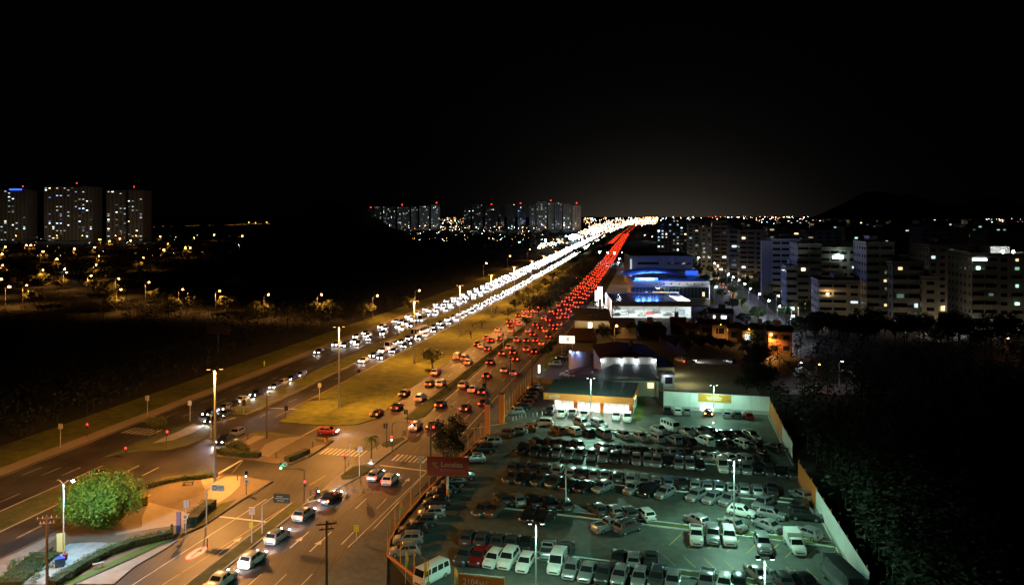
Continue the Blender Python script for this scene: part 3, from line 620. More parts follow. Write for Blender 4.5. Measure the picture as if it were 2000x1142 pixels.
mb = MB(); mb.ball((0,.52,.86), .09); mb.obj('headlight', em_head, mt); mb = MB(); mb.box((0,-.78,.95), (.4,.35,.35)); mb.obj('delivery_box', em_red and redsign, mt)

# ================================================================= lamps, poles, signals, signs
def mast(D, c, i, h=17.6, power=9000):
    p = P(c, D); t = thing('mast_light', ['mast beyond the lower left corner of the picture, far one', 'mast just beyond the left picture edge', 'tall steel mast on the plaza with a glowing top, biggest in view', 'second tall mast, on the grass above the junction', 'third tall mast, beside the round lone tree'][i] if i < 5 else f'{ORD[i-2]} tall glowing mast outward along the wide grass median', 'street light', (p.x, p.y, .1), AX, 'tall masts of the wide median')
    m = MB(); m.tube((0,0,0), (0,0,h), .22, .15, 10); m.tube((0,0,0), (0,0,.5), .30, .26, 10); m.obj('pole', steel, t, 60)
    m = MB(); m.tube((0,0,h), (0,0,h+.18), .45, .45, 10)
    for a in range(4): x, y = math.cos(a*math.pi/2+.4), math.sin(a*math.pi/2+.4); m.tube((0,0,h+.1), (x*.8, y*.8, h+.1), .04)
    m.obj('lamp_ring', dark, t)
    for a in range(4):
        x, y = math.cos(a*math.pi/2+.4), math.sin(a*math.pi/2+.4)
        m = MB(); m.box((x*.95, y*.95, h+.12), (.62,.34,.16), a*math.pi/2+.4); hd = m.obj('lamp_head', dark, t)
        m = MB(); m.box((x*.95, y*.95, h+.03), (.52,.28,.06), a*math.pi/2+.4); m.obj('lamp_glass', mat('mast_lamp_glass', (1,.7,.4), emit=9, ecol=(1,.45,.1)), hd)
    pt_light('mast_lamp', t, (.0, -.5, h-.25), power*.6, SOD, .2, 171, (0,0,0), .25); pt_light('mast_lamp', t, (0, .5, h-.25), power*.4, SOD, .2, 171, (0,0,0), .25)
    return t
MASTD = [25, 73, 121, 167, 217, 265, 313, 361, 409, 457, 520, 590]
for i, D in enumerate(MASTD): mast(D, -71, i, 17.6, (52000, 52000, 52000, 34000, 34000, 34000, 34000, 34000, 34000, 34000, 34000, 34000)[i])
def street_lamp(p, h, label, col='s', power=600, arm=1.6, rz=0, group=None, gs=1.0, double=False, polemat=None, cat='street light'):
    t = thing('street_lamp', label, cat, p, rz, group)
    m = MB(); m.tube((0,0,0), (0,0,h-.5), .09, .06, 7); m.obj('pole', polemat or steel, t)
    for s in ((1, -1) if double else (1,)):
        m = MB(); m.tube((0,0,h-.5), (s*arm*.5, 0, h-.05), .05, n=6); m.tube((s*arm*.5,0,h-.05), (s*arm, 0, h), .045, n=6); m.obj('arm', polemat or steel, t)
        m = MB(); m.box((s*(arm+.25), 0, h+.06), (.8,.32,.14)); hd = m.obj('lamp_head', dark, t)
        if not (double and s == -1): m = MB(); m.ball((s*(arm+.25), 0, h-.04), .26*gs, sz=.75, n=8, k=4); m.obj('lamp_glass', {'s': em_lamp_s, 'w': em_lamp_w, 'g': em_lamp_g, 'b': em_lamp_w}[col], hd)
    if power: pt_light('lamp', t, (arm+.25, 0, h-.45*gs), power, {'s': SOD, 'w': WHT, 'g': GRN, 'b': BLU}[col], .25, 172 if col == 'b' else 158, (0,0,0), .2 if col == 'b' else .5)
    return t
# left district sodium lamps: (glow x, glow y)
LL = [(819,567),(737,577),(628,575),(524,575),(429,568),(357,565),(236,565),(291,551),(232,544),(178,538),(130,532),(84,527),(52,557),(5,518),(188,517),(193,500),(280,503),(328,476),(194,468),(214,471),(234,466),(255,470),(313,462),(320,488),(362,484),(371,484),(145,486),(84,491),(60,479),(52,479),(10,482),(4,496),(185,483),(111,506),(379,465),(418,459),(473,461),(2,545),(18,560)]
named = {0: 'sodium lamp over a tree beside the white carriageway, by a lit white totem', 1: 'sodium lamp half hidden in a small yellow tree left of the totem', 2: 'orange sodium lamp alone in the dark, above the derelict wall', 3: 'sodium lamp on a curved post between two dim trees', 4: 'sodium lamp on a post crowned by a bright yellow-lit tree'}
lamps_at = []
for i, (x, y) in enumerate(LL):
    h = 9.5 if i < 18 else 9; D = F*(H0-h)/(y-YH); p = Vector(((x-1000)*D/F, D, 0)); lamps_at.append(p)
    street_lamp(p-Vector((1.8,0,0)), h, named.get(i, f'{ORD[i]} sodium lamp leftward among the dark gardens of the far left district'), 's', 7000 if i < 18 else 3500, group='sodium lamps of the left district', gs=1.55 if i < 18 else 1.9+D/700)
p = G(121,525,8); street_lamp((p.x,p.y,0), 8, 'single blue-white lamp among the orange ones of the left district', 'w', 500, gs=1.5)
# lamp along the left of the far white carriageway
for i, (x, y) in enumerate(((1020,514),(1046,500),(1068,487),(1083,480),(1098,473),(1108,469))):
    D = F*32/(y-YH); street_lamp(P(-118 if i < 2 else -120, D), 10, f'{ORD[i]} roadside lamp where the white carriageways blaze together', 's', 3500, group='lamps along the blazing far carriageway', gs=1.8)
# right avenue lamps, white
RL = [(1544,617),(1518,598),(1498,587),(1516,577),(1480,574),(1462,563),(1451,554),(1440,547),(1429,541),(1420,535),(1407,526),(1400,519),(1393,514),(1482,514),(1349,511),(1380,506),(1362,503),(1341,500),(1395,560),(1258,459),(1273,462)]
for i, (x, y) in enumerate(RL):
    h = 9; D = F*(H0-h)/(y-YH); street_lamp(((x-1000)*D/F, D, 0), h, ('brightest white street lamp, at the mouth of the side street' if i == 0 else f'{ORD[i]} white street lamp outward along the tree-lined right avenue'), 'w', 2400 if i == 0 else 2400, arm=.6, group='white lamps of the right avenue', gs=1.2 if i < 8 else 1.5)
# bright sodium lamps among the small houses, white yard lamps
for i, (x, y, c, l, pw) in enumerate(((1501,653,'s','glaring sodium lamp on a brick wall among the small houses',3200),(1200,636,'s','glaring sodium lamp behind the tiled workshop roofs',3500),(1559,707,'w','blue-white lamp glaring in the dark wood to the right',500),(1594,711,'s','small amber lamp close to the blue-white one in the wood',250),(1639,705,'w','faint small lamp deeper in the wood, right of the amber one',60),(1964,660,'s','warm garden lamp in front of the rightmost block',400),(1885,620,'w','white court lamp between the two rightmost blocks',600),(1613,569,'s','bright balcony lamp on the stepped pale block',300))):
    h = 6; 
    if i == 7: continue
    D = F*(H0-h)/(y-YH); street_lamp(((x-1000)*D/F, D, 0), h, l, c, pw, arm=.5, gs=1.5 if pw > 1000 else .8)
# plaza double-arm lamp with blue post
blue = mat('blue_post', (.05,.08,.45), .5)
p = G(124,1101); t = street_lamp((p.x,p.y,.13), 10.0, 'blue-white double-arm lamp beside the round green tree, one head dark', 'b', 7500, arm=1.0, rz=-.1, gs=.9, double=True)
# lot floodlight poles
def flood(base, h, label, power, z=.15, heads=True):
    p = Vector(base); t = thing('floodlight_pole', label, 'floodlight', (p.x, p.y, z), 0, 'floodlight poles of the car lot')
    m = MB(); m.tube((0,0,.0), (0,0,h), .11, .08, 9); m.obj('pole', steel, t, 60); m = MB(); m.tube((0,0,.0), (0,0,.9), .22, .20, 9); m.obj('painted_base', orange, t)
    m = MB(); m.box((0,0,h+.05), (1.5,.08,.08)); m.obj('crossbar', dark, t)
    for s in (-1, 1):
        m = MB(); m.box((s*.65,0,h+.16), (.4,.4,.2)); hd = m.obj('lamp_head', dark, t)
        if heads: m = MB(); m.box((s*.65,0,h+.04), (.34,.34,.04)); m.obj('lamp_glass', em_lamp_g, hd)
    if power: pt_light('floodlight', t, (-.5, -.4, h-.25), power*.44, GRN, .15, 173, (0,0,0), .15); pt_light('floodlight', t, (.5, .35, h-.25), power*.44, GRN, .15, 173, (0,0,0), .15)
def at(px, D): return ((px-1000)*D/F, D)
flood((*at(1047,80.8),0), 9.4, 'floodlight pole at the planter between white and silver cars, lower middle', 7500)
flood((*at(1154,153.7),0), 9.2, 'floodlight pole in front of the lit showroom', 11000)
flood((*at(1394,160),0), 6.4, 'short floodlight pole before the white back wall', 4200)
flood((*at(1434,101.6),0), 9.5, 'floodlight pole with orange base beside the white people carrier', 9500)
flood((*at(1494,72.5),0), 9.4, 'floodlight pole at the lower right edge of the lot', 6500)
flood((*at(1105,108.6),0), 6.9, 'thin unlit pole with orange base among the dark sedans', 0, heads=False)
p = G(1393,855); t = thing('bollard_lamp', 'small lamp on a thin post in the first planter', 'lamp', (p.x,p.y,.2)); m = MB(); m.tube((0,0,0),(0,0,2.6),.05); m.obj('pole', steel, t); m = MB(); m.ball((0,0,2.7),.14); m.obj('lamp_glass', mat('dim_lamp', (1,1,1), emit=6), t)
# utility poles with cross-arms
def utility(base, h, label, arms=((0,1.1),(-.55,.8)), tr=False, m_=wood, z=.1):
    t = thing('utility_pole', label, 'utility pole', (base[0], base[1], z), 0)
    m = MB(); m.tube((0,0,0), (0,0,h), .17, .11, 8); m.obj('pole', m_, t, 60)
    for dz, w in arms:
        m = MB(); m.box((0,0,h-.35+dz), (w*2,.12,.12), .25); ar = m.obj('cross_arm', m_, t)
        for q in (-.85, -.4, .4, .85): mi = MB(); mi.tube((q*w*math.cos(.25), q*w*math.sin(.25), h-.29+dz), (q*w*math.cos(.25), q*w*math.sin(.25), h-.05+dz), .05, .03, 6); mi.obj('insulator', steel, ar)
    if tr: m = MB(); m.tube((-.45,0,h-2.6), (-.45,0,h-1.6), .32, n=10); m.obj('transformer', dark, t)
    return t
utility(at(638,85), 8.1, 'dark utility pole in the foreground beside the red carriageway', m_=mat('dark_pole', (.04,.035,.03), .9))
utility(at(92,86.3), 8.2, 'dark utility pole at the lower left with two tilted cross-arms')
utility(at(949,157.6), 9, 'utility pole with a drum transformer behind the orange gate pillar', tr=True)
utility(at(997,178.7), 9, 'utility pole with a round meter, next outward from the transformer pole')
utility(at(1039,190), 7.3, 'utility pole at the end of the fence beside the white totem')
utility(at(841,134), 5.7, 'thin pole with a small crossbar left of the dark bushy tree', arms=((0,.75),))
utility(at(521,144), 8.4, 'wooden pole with a box standing on the middle island', arms=((0,.5),))
for nm, pts, sag in (('first', [(638,85,8),(949,157.6,8.9),(997,178.7,8.9),(1039,190,7.2)], 1.0), ('second', [(638,85,7.4),(949,157.6,8.3),(997,178.7,8.3),(1039,190,6.7)], 1.2)):
    m = MB()
    for (xa, da, za), (xb, db, zb) in zip(pts, pts[1:]):
        A, B = Vector((*at(xa, da), za)), Vector((*at(xb, db), zb)); pv = A
        for k in range(1, 11): u = k/10; q_ = A.lerp(B, u)-Vector((0,0,sag*4*u*(1-u))); m.tube(pv, q_, .012, n=4, cap=False); pv = q_
    tag(m.obj('power_cable', dark), f'thin sagging cable, {"upper" if nm == "first" else "lower"} of two strung along the fence poles', 'cable')
# traffic signals
def signal(px, py, top_y, label, arm=None, lights=(), boxes=(), m_=dark, z=.13, disc=None):
    p = G(px, py, z); D = p.y; h = zof(top_y, D)-z; t = thing('traffic_signal', label, 'traffic light', p)
    m = MB(); m.tube((0,0,0), (0,0,h), .07, .055, 7)
    if arm: ax = (arm[0]-px)*D/F; m.tube((0,0,h), (ax*.25,0,h+.25), .06, n=6); m.tube((ax*.25,0,h+.25), (ax,0,h+.15), .05, n=6)
    m.obj('pole', m_, t)
    for (lx, ly, lm) in lights:
        X = (lx-px)*D/F; Z = zof(ly, D)-z
        b = MB(); b.box((X,0,Z), (.34,.26,.95)); hs = b.obj('signal_head', dark, t)
        for k, dz in enumerate((.29, 0, -.29)):
            on = {'r': 0, 'a': 1, 'g': 2}.get(lm[0]) == k or (lm == 'rc' and k == 2)
            mm = em_red if (on and lm[0] == 'r' and k == 0) else em_cyan if (lm in ('rc', 'c') and k == 2) else em_green if on else em_red if on else glassd
            q_ = MB(); q_.tube((X,-.13,Z+dz), (X,-.17,Z+dz), .12 if not on else .15, n=10); q_.obj('signal_lamp', mm, hs)
        if lm[0] in 'rg': pt_light('signal_glow', hs, (X, -.5, Z), 25, (1,.05,.03) if lm[0] == 'r' else (.1,1,.4), .1)
    for (bx, by) in boxes:
        X = (bx-px)*D/F; Z = zof(by, D)-z
        for sx in (-.2, .2): b = MB(); b.box((X+sx,.05,Z), (.3,.24,.9)); b.obj('signal_head', steel if m_ is steel else dark, t)
    if disc: X = (disc[0]-px)*D/F; Z = zof(disc[1], D)-z; b = MB(); b.tube((X,-.1,Z), (X,-.14,Z), .36, n=16); b.obj('round_sign', white, t); b = MB(); b.tube((X,-.142,Z), (X,-.15,Z), .24, n=16); s_ = b.obj('round_sign_centre', mat('sign_blue_grey', (.2,.25,.3), .6), t)
    return t
signal(594,979,918, 'traffic signal whose long arm holds a green light over the junction', arm=(549,908), lights=((549,909,'g'),(596,943,'r')), disc=(557,906))
signal(674,926,890, 'traffic signal showing red on a short post by the crossing', lights=((674,890,'r'),))
signal(766,881,827, 'traffic signal with a curved arm before the dark tree', arm=(805,828), lights=((805,827,'rc'),(765,855,'rc')))
signal(481,965,921, 'signal post with a cyan light and round sign on the plaza', lights=((481,925,'c'),), disc=(482,939))
signal(492,1059,995, 'signal post seen from behind with a yellow plate, beside the median', boxes=((492,997),), m_=steel)
signal(702,929,870, 'signal post seen from behind on the crossing island', boxes=((703,877),), m_=steel)
signal(821,944,890, 'post with two signal backs beside the red billboard', boxes=((821,896),), m_=steel)
signal(363,1042,978, 'signal post with round sign in front of the clipped bush', boxes=((364,984),), disc=(362.5,1008), m_=steel)
signal(755,874,826, 'unlit signal post between the two red carriageways', boxes=((753,831),))
signal(796,823,802, 'small unlit signal at the tip of the planted median', boxes=((793,804),))
signal(558,816,790, 'unlit black signal by the grass edge', boxes=((559,797),))
signal(624,783,748, 'post with a square back panel on the wide grass', boxes=((624,752),), m_=steel)
signal(288,810,772, 'post with a pale box on the left verge', boxes=((287,777),), m_=steel)
signal(371,822,783, 'pale sign post right of the left island lights', boxes=((370,787),), m_=steel)
signal(118,873,831, 'lone pale post at the far left verge', boxes=((118,832),), m_=steel)
signal(170,852,808, 'left mast-arm signal with an orange light', arm=(205,808), lights=((171,831,'r'),))
signal(325,876,845, 'red signal in front of the low dark tree', lights=((327,845,'r'),))
signal(244,893,877, 'red signal at the lowest left island tip', lights=((246,877,'r'),))
for (x, y, ty, l) in ((683,912,868,'slim grey pole between red signal and palm'),(412,856,812,'grey post left of the queue in front of the glare'),(820,668,640,'thin post on the dark verge'),(888,804,795,'')):
    if not l: continue
    p = G(x, y); D = p.y; t = thing('sign_post', l, 'post', (p.x,p.y,.13)); m = MB(); m.tube((0,0,0),(0,0,zof(ty,D)),.05,n=6); m.obj('pole', steel, t); m = MB(); m.box((0,0,zof(ty,D)),(.5,.06,.3)); m.obj('plate', steel, t)
# double street light with no glow in front of the dark tree
p = G(894,850); t = thing('street_lamp', 'unlit double-arm street lamp poking out of the dark bushy tree', 'street light', (p.x,p.y,.1)); h = zof(797,p.y)
m = MB(); m.tube((0,0,0),(0,0,h),.08,n=7); m.obj('pole', steel, t)
for s in (-1, 1): m = MB(); m.tube((0,0,h),(s*1.0,0,h+.25),.04); m.obj('arm', steel, t); m = MB(); m.box((s*1.15,0,h+.26),(.5,.22,.12)); m.obj('lamp_head', dark, t)

def strokes(mb, x0, x1, z, h, n, y, seed=0):
    r = random.Random(seed); x = x0
    while x < x1: w = r.uniform(.5, 1.3)*h; mb.box((x+w/2, y, z), (w*.8, .012, h*r.uniform(.7, 1))); x += w
def text(s, parent, loc, size, m, name, w=None, rot=(math.pi/2, 0, 0), ext=.01):
    cu = bpy.data.curves.new(name, 'FONT'); cu.body = s; cu.size = size; cu.extrude = ext; cu.resolution_u = 2; cu.materials.append(m)
    o0 = link(name, cu); bpy.context.view_layer.update(); me = bpy.data.meshes.new_from_object(o0); bpy.data.objects.remove(o0); bpy.data.curves.remove(cu)
    o = link(name, me, parent, loc); o.rotation_euler = rot
    if w: o.scale = (w, 1, 1)
    return o
def board(name, label, cat, pole_px, corners_px, m, rz=-.12, th=.12, arm=True, pole_m=None, z=.13, post_r=.09):
    """panel on a post: pole base pixel, panel x0,x1,y0,y1 in photo pixels at the same distance"""
    p = G(pole_px[0], pole_px[1], z); D = p.y; x0, x1, y0, y1 = corners_px
    t = thing(name, label, cat, p); X0, X1 = (x0-pole_px[0])*D/F, (x1-pole_px[0])*D/F; Z1, Z0 = zof(y0, D)-z, zof(y1, D)-z
    b = link('panel_mount', None, t, (X0, 0, (Z0+Z1)/2), rz) if False else None
    m1 = MB(); top = zof(pole_px[2], D)-z; m1.tube((0,0,0),(0,0,top),post_r,post_r*.8,8)
    if arm: m1.tube((0,0,top),((X0),0,(Z0+Z1)/2+.2),post_r*.7,n=6)
    m1.obj('pole', pole_m or steel, t)
    pn = MB().box((0,0,0),((X1-X0)/math.cos(rz),th,Z1-Z0)).obj('panel', m, t); pn.location = ((X0+X1)/2,0,(Z0+Z1)/2); pn.rotation_euler = (0,0,rz)
    return t, pn, X1-X0, Z1-Z0
dgreen = mat('dark_green_sign', (.012,.04,.032), .5); txtm = mat('sign_lettering', (.45,.5,.48), .6); bsign = mat('pale_blue_sign', (.30,.40,.48), .5)
t, pn, w, h = board('direction_sign', 'dark green direction sign on an arm over the median', 'road sign', (512,1041,985), (534,566.5,964,981), dgreen)
for i, (a, b, zf) in enumerate(((-.32,.05,.22),(-.42,.42,.0),(-.3,.1,-.25))): mb = MB(); strokes(mb, a*w, b*w, zf*h, .11, 4, -.075, i); mb.obj('lettering', txtm, pn)
t, pn, w, h = board('route_sign', 'pale blue sign with a round emblem on a bent post at the plaza', 'road sign', (403.5,1027,957), (414,438,946,958), bsign)
mb = MB(); mb.tube((-w*.27,-.07,0),(-w*.27,-.085,0),h*.36,n=18); e = mb.obj('emblem_ring', dark, pn); mb = MB(); mb.tube((-w*.27,-.086,0),(-w*.27,-.095,0),h*.26,n=18); mb.box((-w*.27,-.10,0),(.14,.02,.07)); mb.obj('emblem_centre', bsign, e)
mb = MB(); strokes(mb, 0, w*.4, h*.18, .08, 3, -.07, 3); strokes(mb, .05, w*.3, -h*.05, .07, 3, -.07, 5); mb.box((w*.2,-.07,-h*.3),(.1,.012,.1)); mb.obj('lettering', dark, pn)
board('warning_sign', 'small yellow sign facing traffic at the right of the red lanes', 'road sign', (696,1056,1026), (691,701,1025,1037), mat('yellow_sign', (.55,.48,.03), .6), arm=False, post_r=.04)
board('warning_sign', 'small yellow sign low on the signal post beside the median', 'road sign', (490.5,1060,1020), (486.5,494.5,1020,1031), MATS['yellow_sign'], arm=False, post_r=.03)
board('road_sign', 'dark sign board seen from behind, left of the green tree', 'road sign', (174,940,920), (183,206,917,930), dark, rz=.05, arm=False)
board('road_sign', 'small dark square sign on the wide grass verge', 'road sign', (476,808,782), (473.5,479.5,780,792), dark, arm=False, post_r=.04)
board('road_sign', 'dark square sign by the yellow line of the inner carriageway', 'road sign', (701,733,722), (698,704,721,728), dark, arm=False, post_r=.04)
board('direction_sign', 'small blue-grey direction sign on the planted median', 'road sign', (983,690,660), (990,1003,655,660), bsign, arm=True, post_r=.06)
board('billboard', 'derelict dim billboard far left in the dark wood', 'billboard', (426,690,654), (402,450,634,652), mat('weathered_board', (.30,.22,.16), .9, amt=.3, scale=.6), arm=False)
# red billboard of the lot
t, pn, w, h = board('billboard', 'red billboard with white lettering on a single post at the fence', 'billboard', (874.5,979,930), (834,916,892,929), redsign, rz=-.12, th=.3, arm=False, post_r=.22, z=.14)
mb = MB(); mb.tube((0,0,0),(0,0,1.9),.235,n=12); mb.obj('painted_base', orange, t)
lt = mat('white_lettering', (.50,.46,.44), .6); lg = mat('green_emblem', (.22,.30,.06), .6)
text('Localiza', pn, (-w*.17, -.17, .02), 1.02, lt, 'lettering', 1.0); text('SEMINOVOS', pn, (-w*.19, -.17, -.72), .60, mat('dim_lettering', (.40,.14,.12), .6), 'lettering', 1.12)
def emblem(parent, x, z, s, y, m):
    mb = MB(); k = [(-.55,.5),(.25,.5),(.62,.32),(.05,.28),(-.1,.1),(.62,-.55),(.55,-.9),(-.45,-.05),(-.62,.2)]
    mb.add([(x+a*s, y, z+b*s) for a, b in k]+[(x+a*s, y+.02, z+b*s) for a, b in k], [tuple(range(9))]); return mb.obj('emblem', m, parent)
emblem(pn, -w*.30, .25, .72, -.17, lg)
# foreground orange billboard with a phone number, only its top in the picture
p = G(940,1125,3.3); D = p.y; t = thing('billboard', 'orange-brown billboard at the bottom edge with a pale pipe along its top', 'billboard', (p.x,p.y,.14), -.20)
wB = 92*D/F; mb = MB(); mb.box((0,0,1.9),(wB,.2,2.6)); pn = mb.obj('panel', mat('orange_brown_board', (.26,.10,.02), .6, amt=.1, scale=1), t)
mb = MB(); mb.tube((-wB/2,0,3.28),(wB/2,0,3.28),.06); pi = mb.obj('top_pipe', conc, t)
for u in (-.36,-.03,.3,.49): mb = MB(); mb.ball((wB*u,0,3.33),.09,n=6,k=4); mb.obj('pipe_joint', conc, pi)
text('2104 - 1111'[:6], pn, (-wB*.40,-.115,2.2), .95, lt, 'lettering', .9); text('111', pn, (-wB*.06,-.115,2.15), .8, lt, 'lettering', .9)
for x in (-1.8,1.8): mb = MB(); mb.tube((x,.1,0),(x,.1,1.1),.09); mb.obj('post', orange, t)
# lit advertising board
p = G(1108,700); D = 225; t = thing('lit_billboard', 'brightly lit white advertising board beside the avenue', 'billboard', (*at(1107.5,D),0), -.22); h1, h0 = zof(655,D), zof(670.5,D)
mb = MB(); mb.box((0,0,(h0+h1)/2),(4.7,.25,h1-h0)); mb.obj('frame', dark, t); mb = MB(); mb.box((0,-.14,(h0+h1)/2),(4.5,.04,h1-h0-.15)); f_ = mb.obj('lit_face', mat('lit_advert', (1,.95,.8), emit=1.6, ecol=(1,.93,.72), col2=None), t)
mb = MB(); mb.ball((.25,-.15,(h0+h1)/2+.1),.55,sz=1.1,n=9,k=6); mb.v = [(x,-.17+(y+.15)*.02,z) for x, y, z in mb.v]; mb.obj('printed_figure', mat('advert_print', (.5,.3,.15), emit=.8, ecol=(1,.6,.3)), f_)
for x in (-1.6,1.6): mb = MB(); mb.tube((x,.1,0),(x,.1,h0),.12); mb.obj('post', steel, t)
# white glowing totems
def totem(px, py, ty, wpx, label, m, z=.1):
    p = G(px, py, z); D = p.y; h = zof(ty, D)-z; w = wpx*D/F; t = thing('totem_sign', label, 'sign', p, AX)
    mb = MB(); mb.box((0,0,.3),(w*1.1,.6,.6)); mb.obj('base', conc, t); mb = MB(); mb.box((0,0,h/2+.3),(w,.45,h-.6)); mb.obj('lit_body', m, t); mb = MB(); mb.box((0,0,h+.05),(w*1.06,.5,.1)); mb.obj('cap', steel, t)
    return t
em_tot = mat('lit_totem', (1,1,1), emit=3.2, ecol=(.9,.95,1))
totem(1172,600,560,9,'broad glowing white totem of the dealership', em_tot); totem(1164,598,567,3.5,'narrow glowing totem left of the broad one', em_tot)
totem(1053,732,712,3.4,'slim white lit totem beside the forecourt shrubs', em_tot); totem(1172,622,584,5,'grey totem with an arched head in the dealership yard', mat('grey_totem', (.45,.45,.45), .5))
totem(809,598,588,3,'small glowing white totem beside the far dirt path', mat('lit_totem_blue', (1,1,1), emit=3, ecol=(.75,.85,1)), z=0)
# plaza furniture
p = G(117,1108); t = thing('skip', 'blue metal bin at the foot of the double-arm lamp', 'bin', (p.x,p.y,.14), .5); mb = MB(); mb.box((0,0,.55),(1.0,.75,.9)); mb.obj('body', mat('blue_bin', (.02,.10,.32), .5, amt=.15, scale=5), t); mb = MB(); mb.box((0,0,1.03),(1.06,.8,.06)); mb.obj('rim', blue, t)
for x in (-.35,.35): mb = MB(); mb.tube((x,-.3,.1),(x,.3,.1),.1); mb.obj('wheel', tyre, t)
p = G(127,1103); t = thing('litter_bin', 'small red litter bin behind the blue one', 'bin', (p.x,p.y,.14)); mb = MB(); mb.tube((0,0,.5),(0,0,1.25),.24,.30,10); mb.obj('body', mat('red_bin', (.35,.05,.02), .5), t); mb = MB(); mb.tube((0,0,0),(0,0,.5),.05); mb.obj('post', dark, t)
p = G(119,1082); t = thing('information_totem', 'leaning pale yellow totem behind the lamp post', 'sign', (p.x,p.y,.14), .5); mb = MB(); mb.box((0,0,1.3),(.9,.16,2.4)); mb.obj('panel', mat('pale_yellow_panel', (.55,.58,.25), .6), t); mb = MB(); mb.box((0,0,.1),(1.0,.3,.2)); mb.obj('foot', dark, t)
p = G(284,988); t = thing('yellow_box', 'yellow cabinet right of the round tree', 'cabinet', (p.x,p.y,.14)); mb = MB(); mb.box((0,0,.75),(.8,.5,1.2)); mb.obj('body', mat('yellow_cabinet', (.65,.42,.04), .5, amt=.1, scale=4), t); mb = MB(); mb.box((0,0,1.38),(1.1,.7,.08)); mb.obj('lid', MATS['yellow_cabinet'], t); mb = MB(); mb.box((0,0,.1),(.6,.4,.2)); mb.obj('foot', dark, t)
p = G(349,1040); t = thing('display_stand', 'tall stand with violet and blue panel near the signal post', 'sign', (p.x,p.y,.14), .1); mb = MB(); mb.box((0,0,1.75),(.55,.3,1.9)); mb.obj('upper_panel', mat('violet_panel', (.30,.22,.34), .6), t); mb = MB(); mb.box((0,0,.5),(.55,.32,.8)); mb.obj('lower_panel', mat('navy_panel', (.03,.05,.16), .6), t)
for s in (-1, 1):
    for k in range(3): mb = MB(); mb.tube((s*.75,0,.3+.3*k),(s*1.0,0,.3+.3*k),.16,n=8); mb.obj('planter_cup', leafd, t)
p = G(192,1110); t = thing('concrete_bench', 'pale concrete bench on the grass edge of the hedge', 'bench', (p.x,p.y,.16), .55); mb = MB(); mb.box((0,0,.48),(1.25,.45,.12)); mb.obj('seat', conc, t)
for s in (-.45,.45): mb = MB(); mb.box((s,0,.21),(.15,.4,.42)); mb.obj('leg', conc, t)
p = G(319,1054); t = thing('small_sign', 'small blue-white notice at the hedge end', 'sign', (p.x,p.y,.14)); mb = MB(); mb.tube((0,0,0),(0,0,.7),.03); mb.obj('post', dark, t); mb = MB(); mb.box((0,0,.85),(.42,.05,.4)); mb.obj('plate', mat('blue_notice', (.25,.33,.6), .5), t)
p = G(368,948); t = thing('wooden_bench', 'low dark bench at the top of the plaza', 'bench', (p.x,p.y,.14), .25); mb = MB(); mb.box((0,0,.45),(1.6,.5,.1)); mb.obj('seat', wood, t)
for s in (-.6,.6): mb = MB(); mb.box((s,0,.2),(.1,.45,.4)); mb.obj('leg', wood, t)
p = G(636,868); t = thing('litter_bin', 'orange litter bin on the middle island', 'bin', (p.x,p.y,.14)); mb = MB(); mb.tube((0,0,.35),(0,0,1.15),.2,.26,10); mb.obj('body', orange, t); mb = MB(); mb.tube((0,0,0),(0,0,1.6),.04); mb.obj('post', dark, t)
p = G(411,836); t = thing('litter_bin', 'orange litter bin by the queue of cars', 'bin', (p.x,p.y,.14)); mb = MB(); mb.tube((0,0,.35),(0,0,1.15),.2,.26,10); mb.obj('body', orange, t); mb = MB(); mb.tube((0,0,0),(0,0,1.3),.04); mb.obj('post', dark, t)
for i, (x, y) in enumerate(((539,896),(611,875),(484,859),(464,939),(299,955),(405,1070),(607,970))):
    p = G(x, y); mb = MB(); mb.tube((0,0,0),(0,0,1.0),.07,n=7); mb.ball((0,0,1.0),.09,n=7,k=4); o = mb.obj('bollard', dark); o.location = (p.x,p.y,.14); tag(o, f'short dark post number {i+1} around the junction islands'.replace(f'number {i+1}', ['on the paved apron of the middle island','at the right edge of the middle island','at the top corner of the middle island','on the pale paving by the cyan signal','at the left end of the hedge row','standing in the roadway of the left red lanes','by the foot of the green-light signal'][i]).replace('around the junction islands','')[:110].strip(), 'bollard')
# wheel blocks and bollards by the lot gate
for i, (x, y) in enumerate(((1002,821),(1008,819),(1015,817),(1019,816),(1027,815),(1034,814),(1041,813),(1049,812),(1059,811))):
    p = G(x, y, .14); mb = MB(); mb.tube((0,0,0),(0,0,.65),.10,.08,8); mb.ball((0,0,.68),.12,n=8,k=4); o = mb.obj('white_bollard', white, None, 60); o.location = p; tag(o, f'{ORD[i]} white bollard from the left in the row inside the gate', 'bollard', 'white bollards inside the gate')
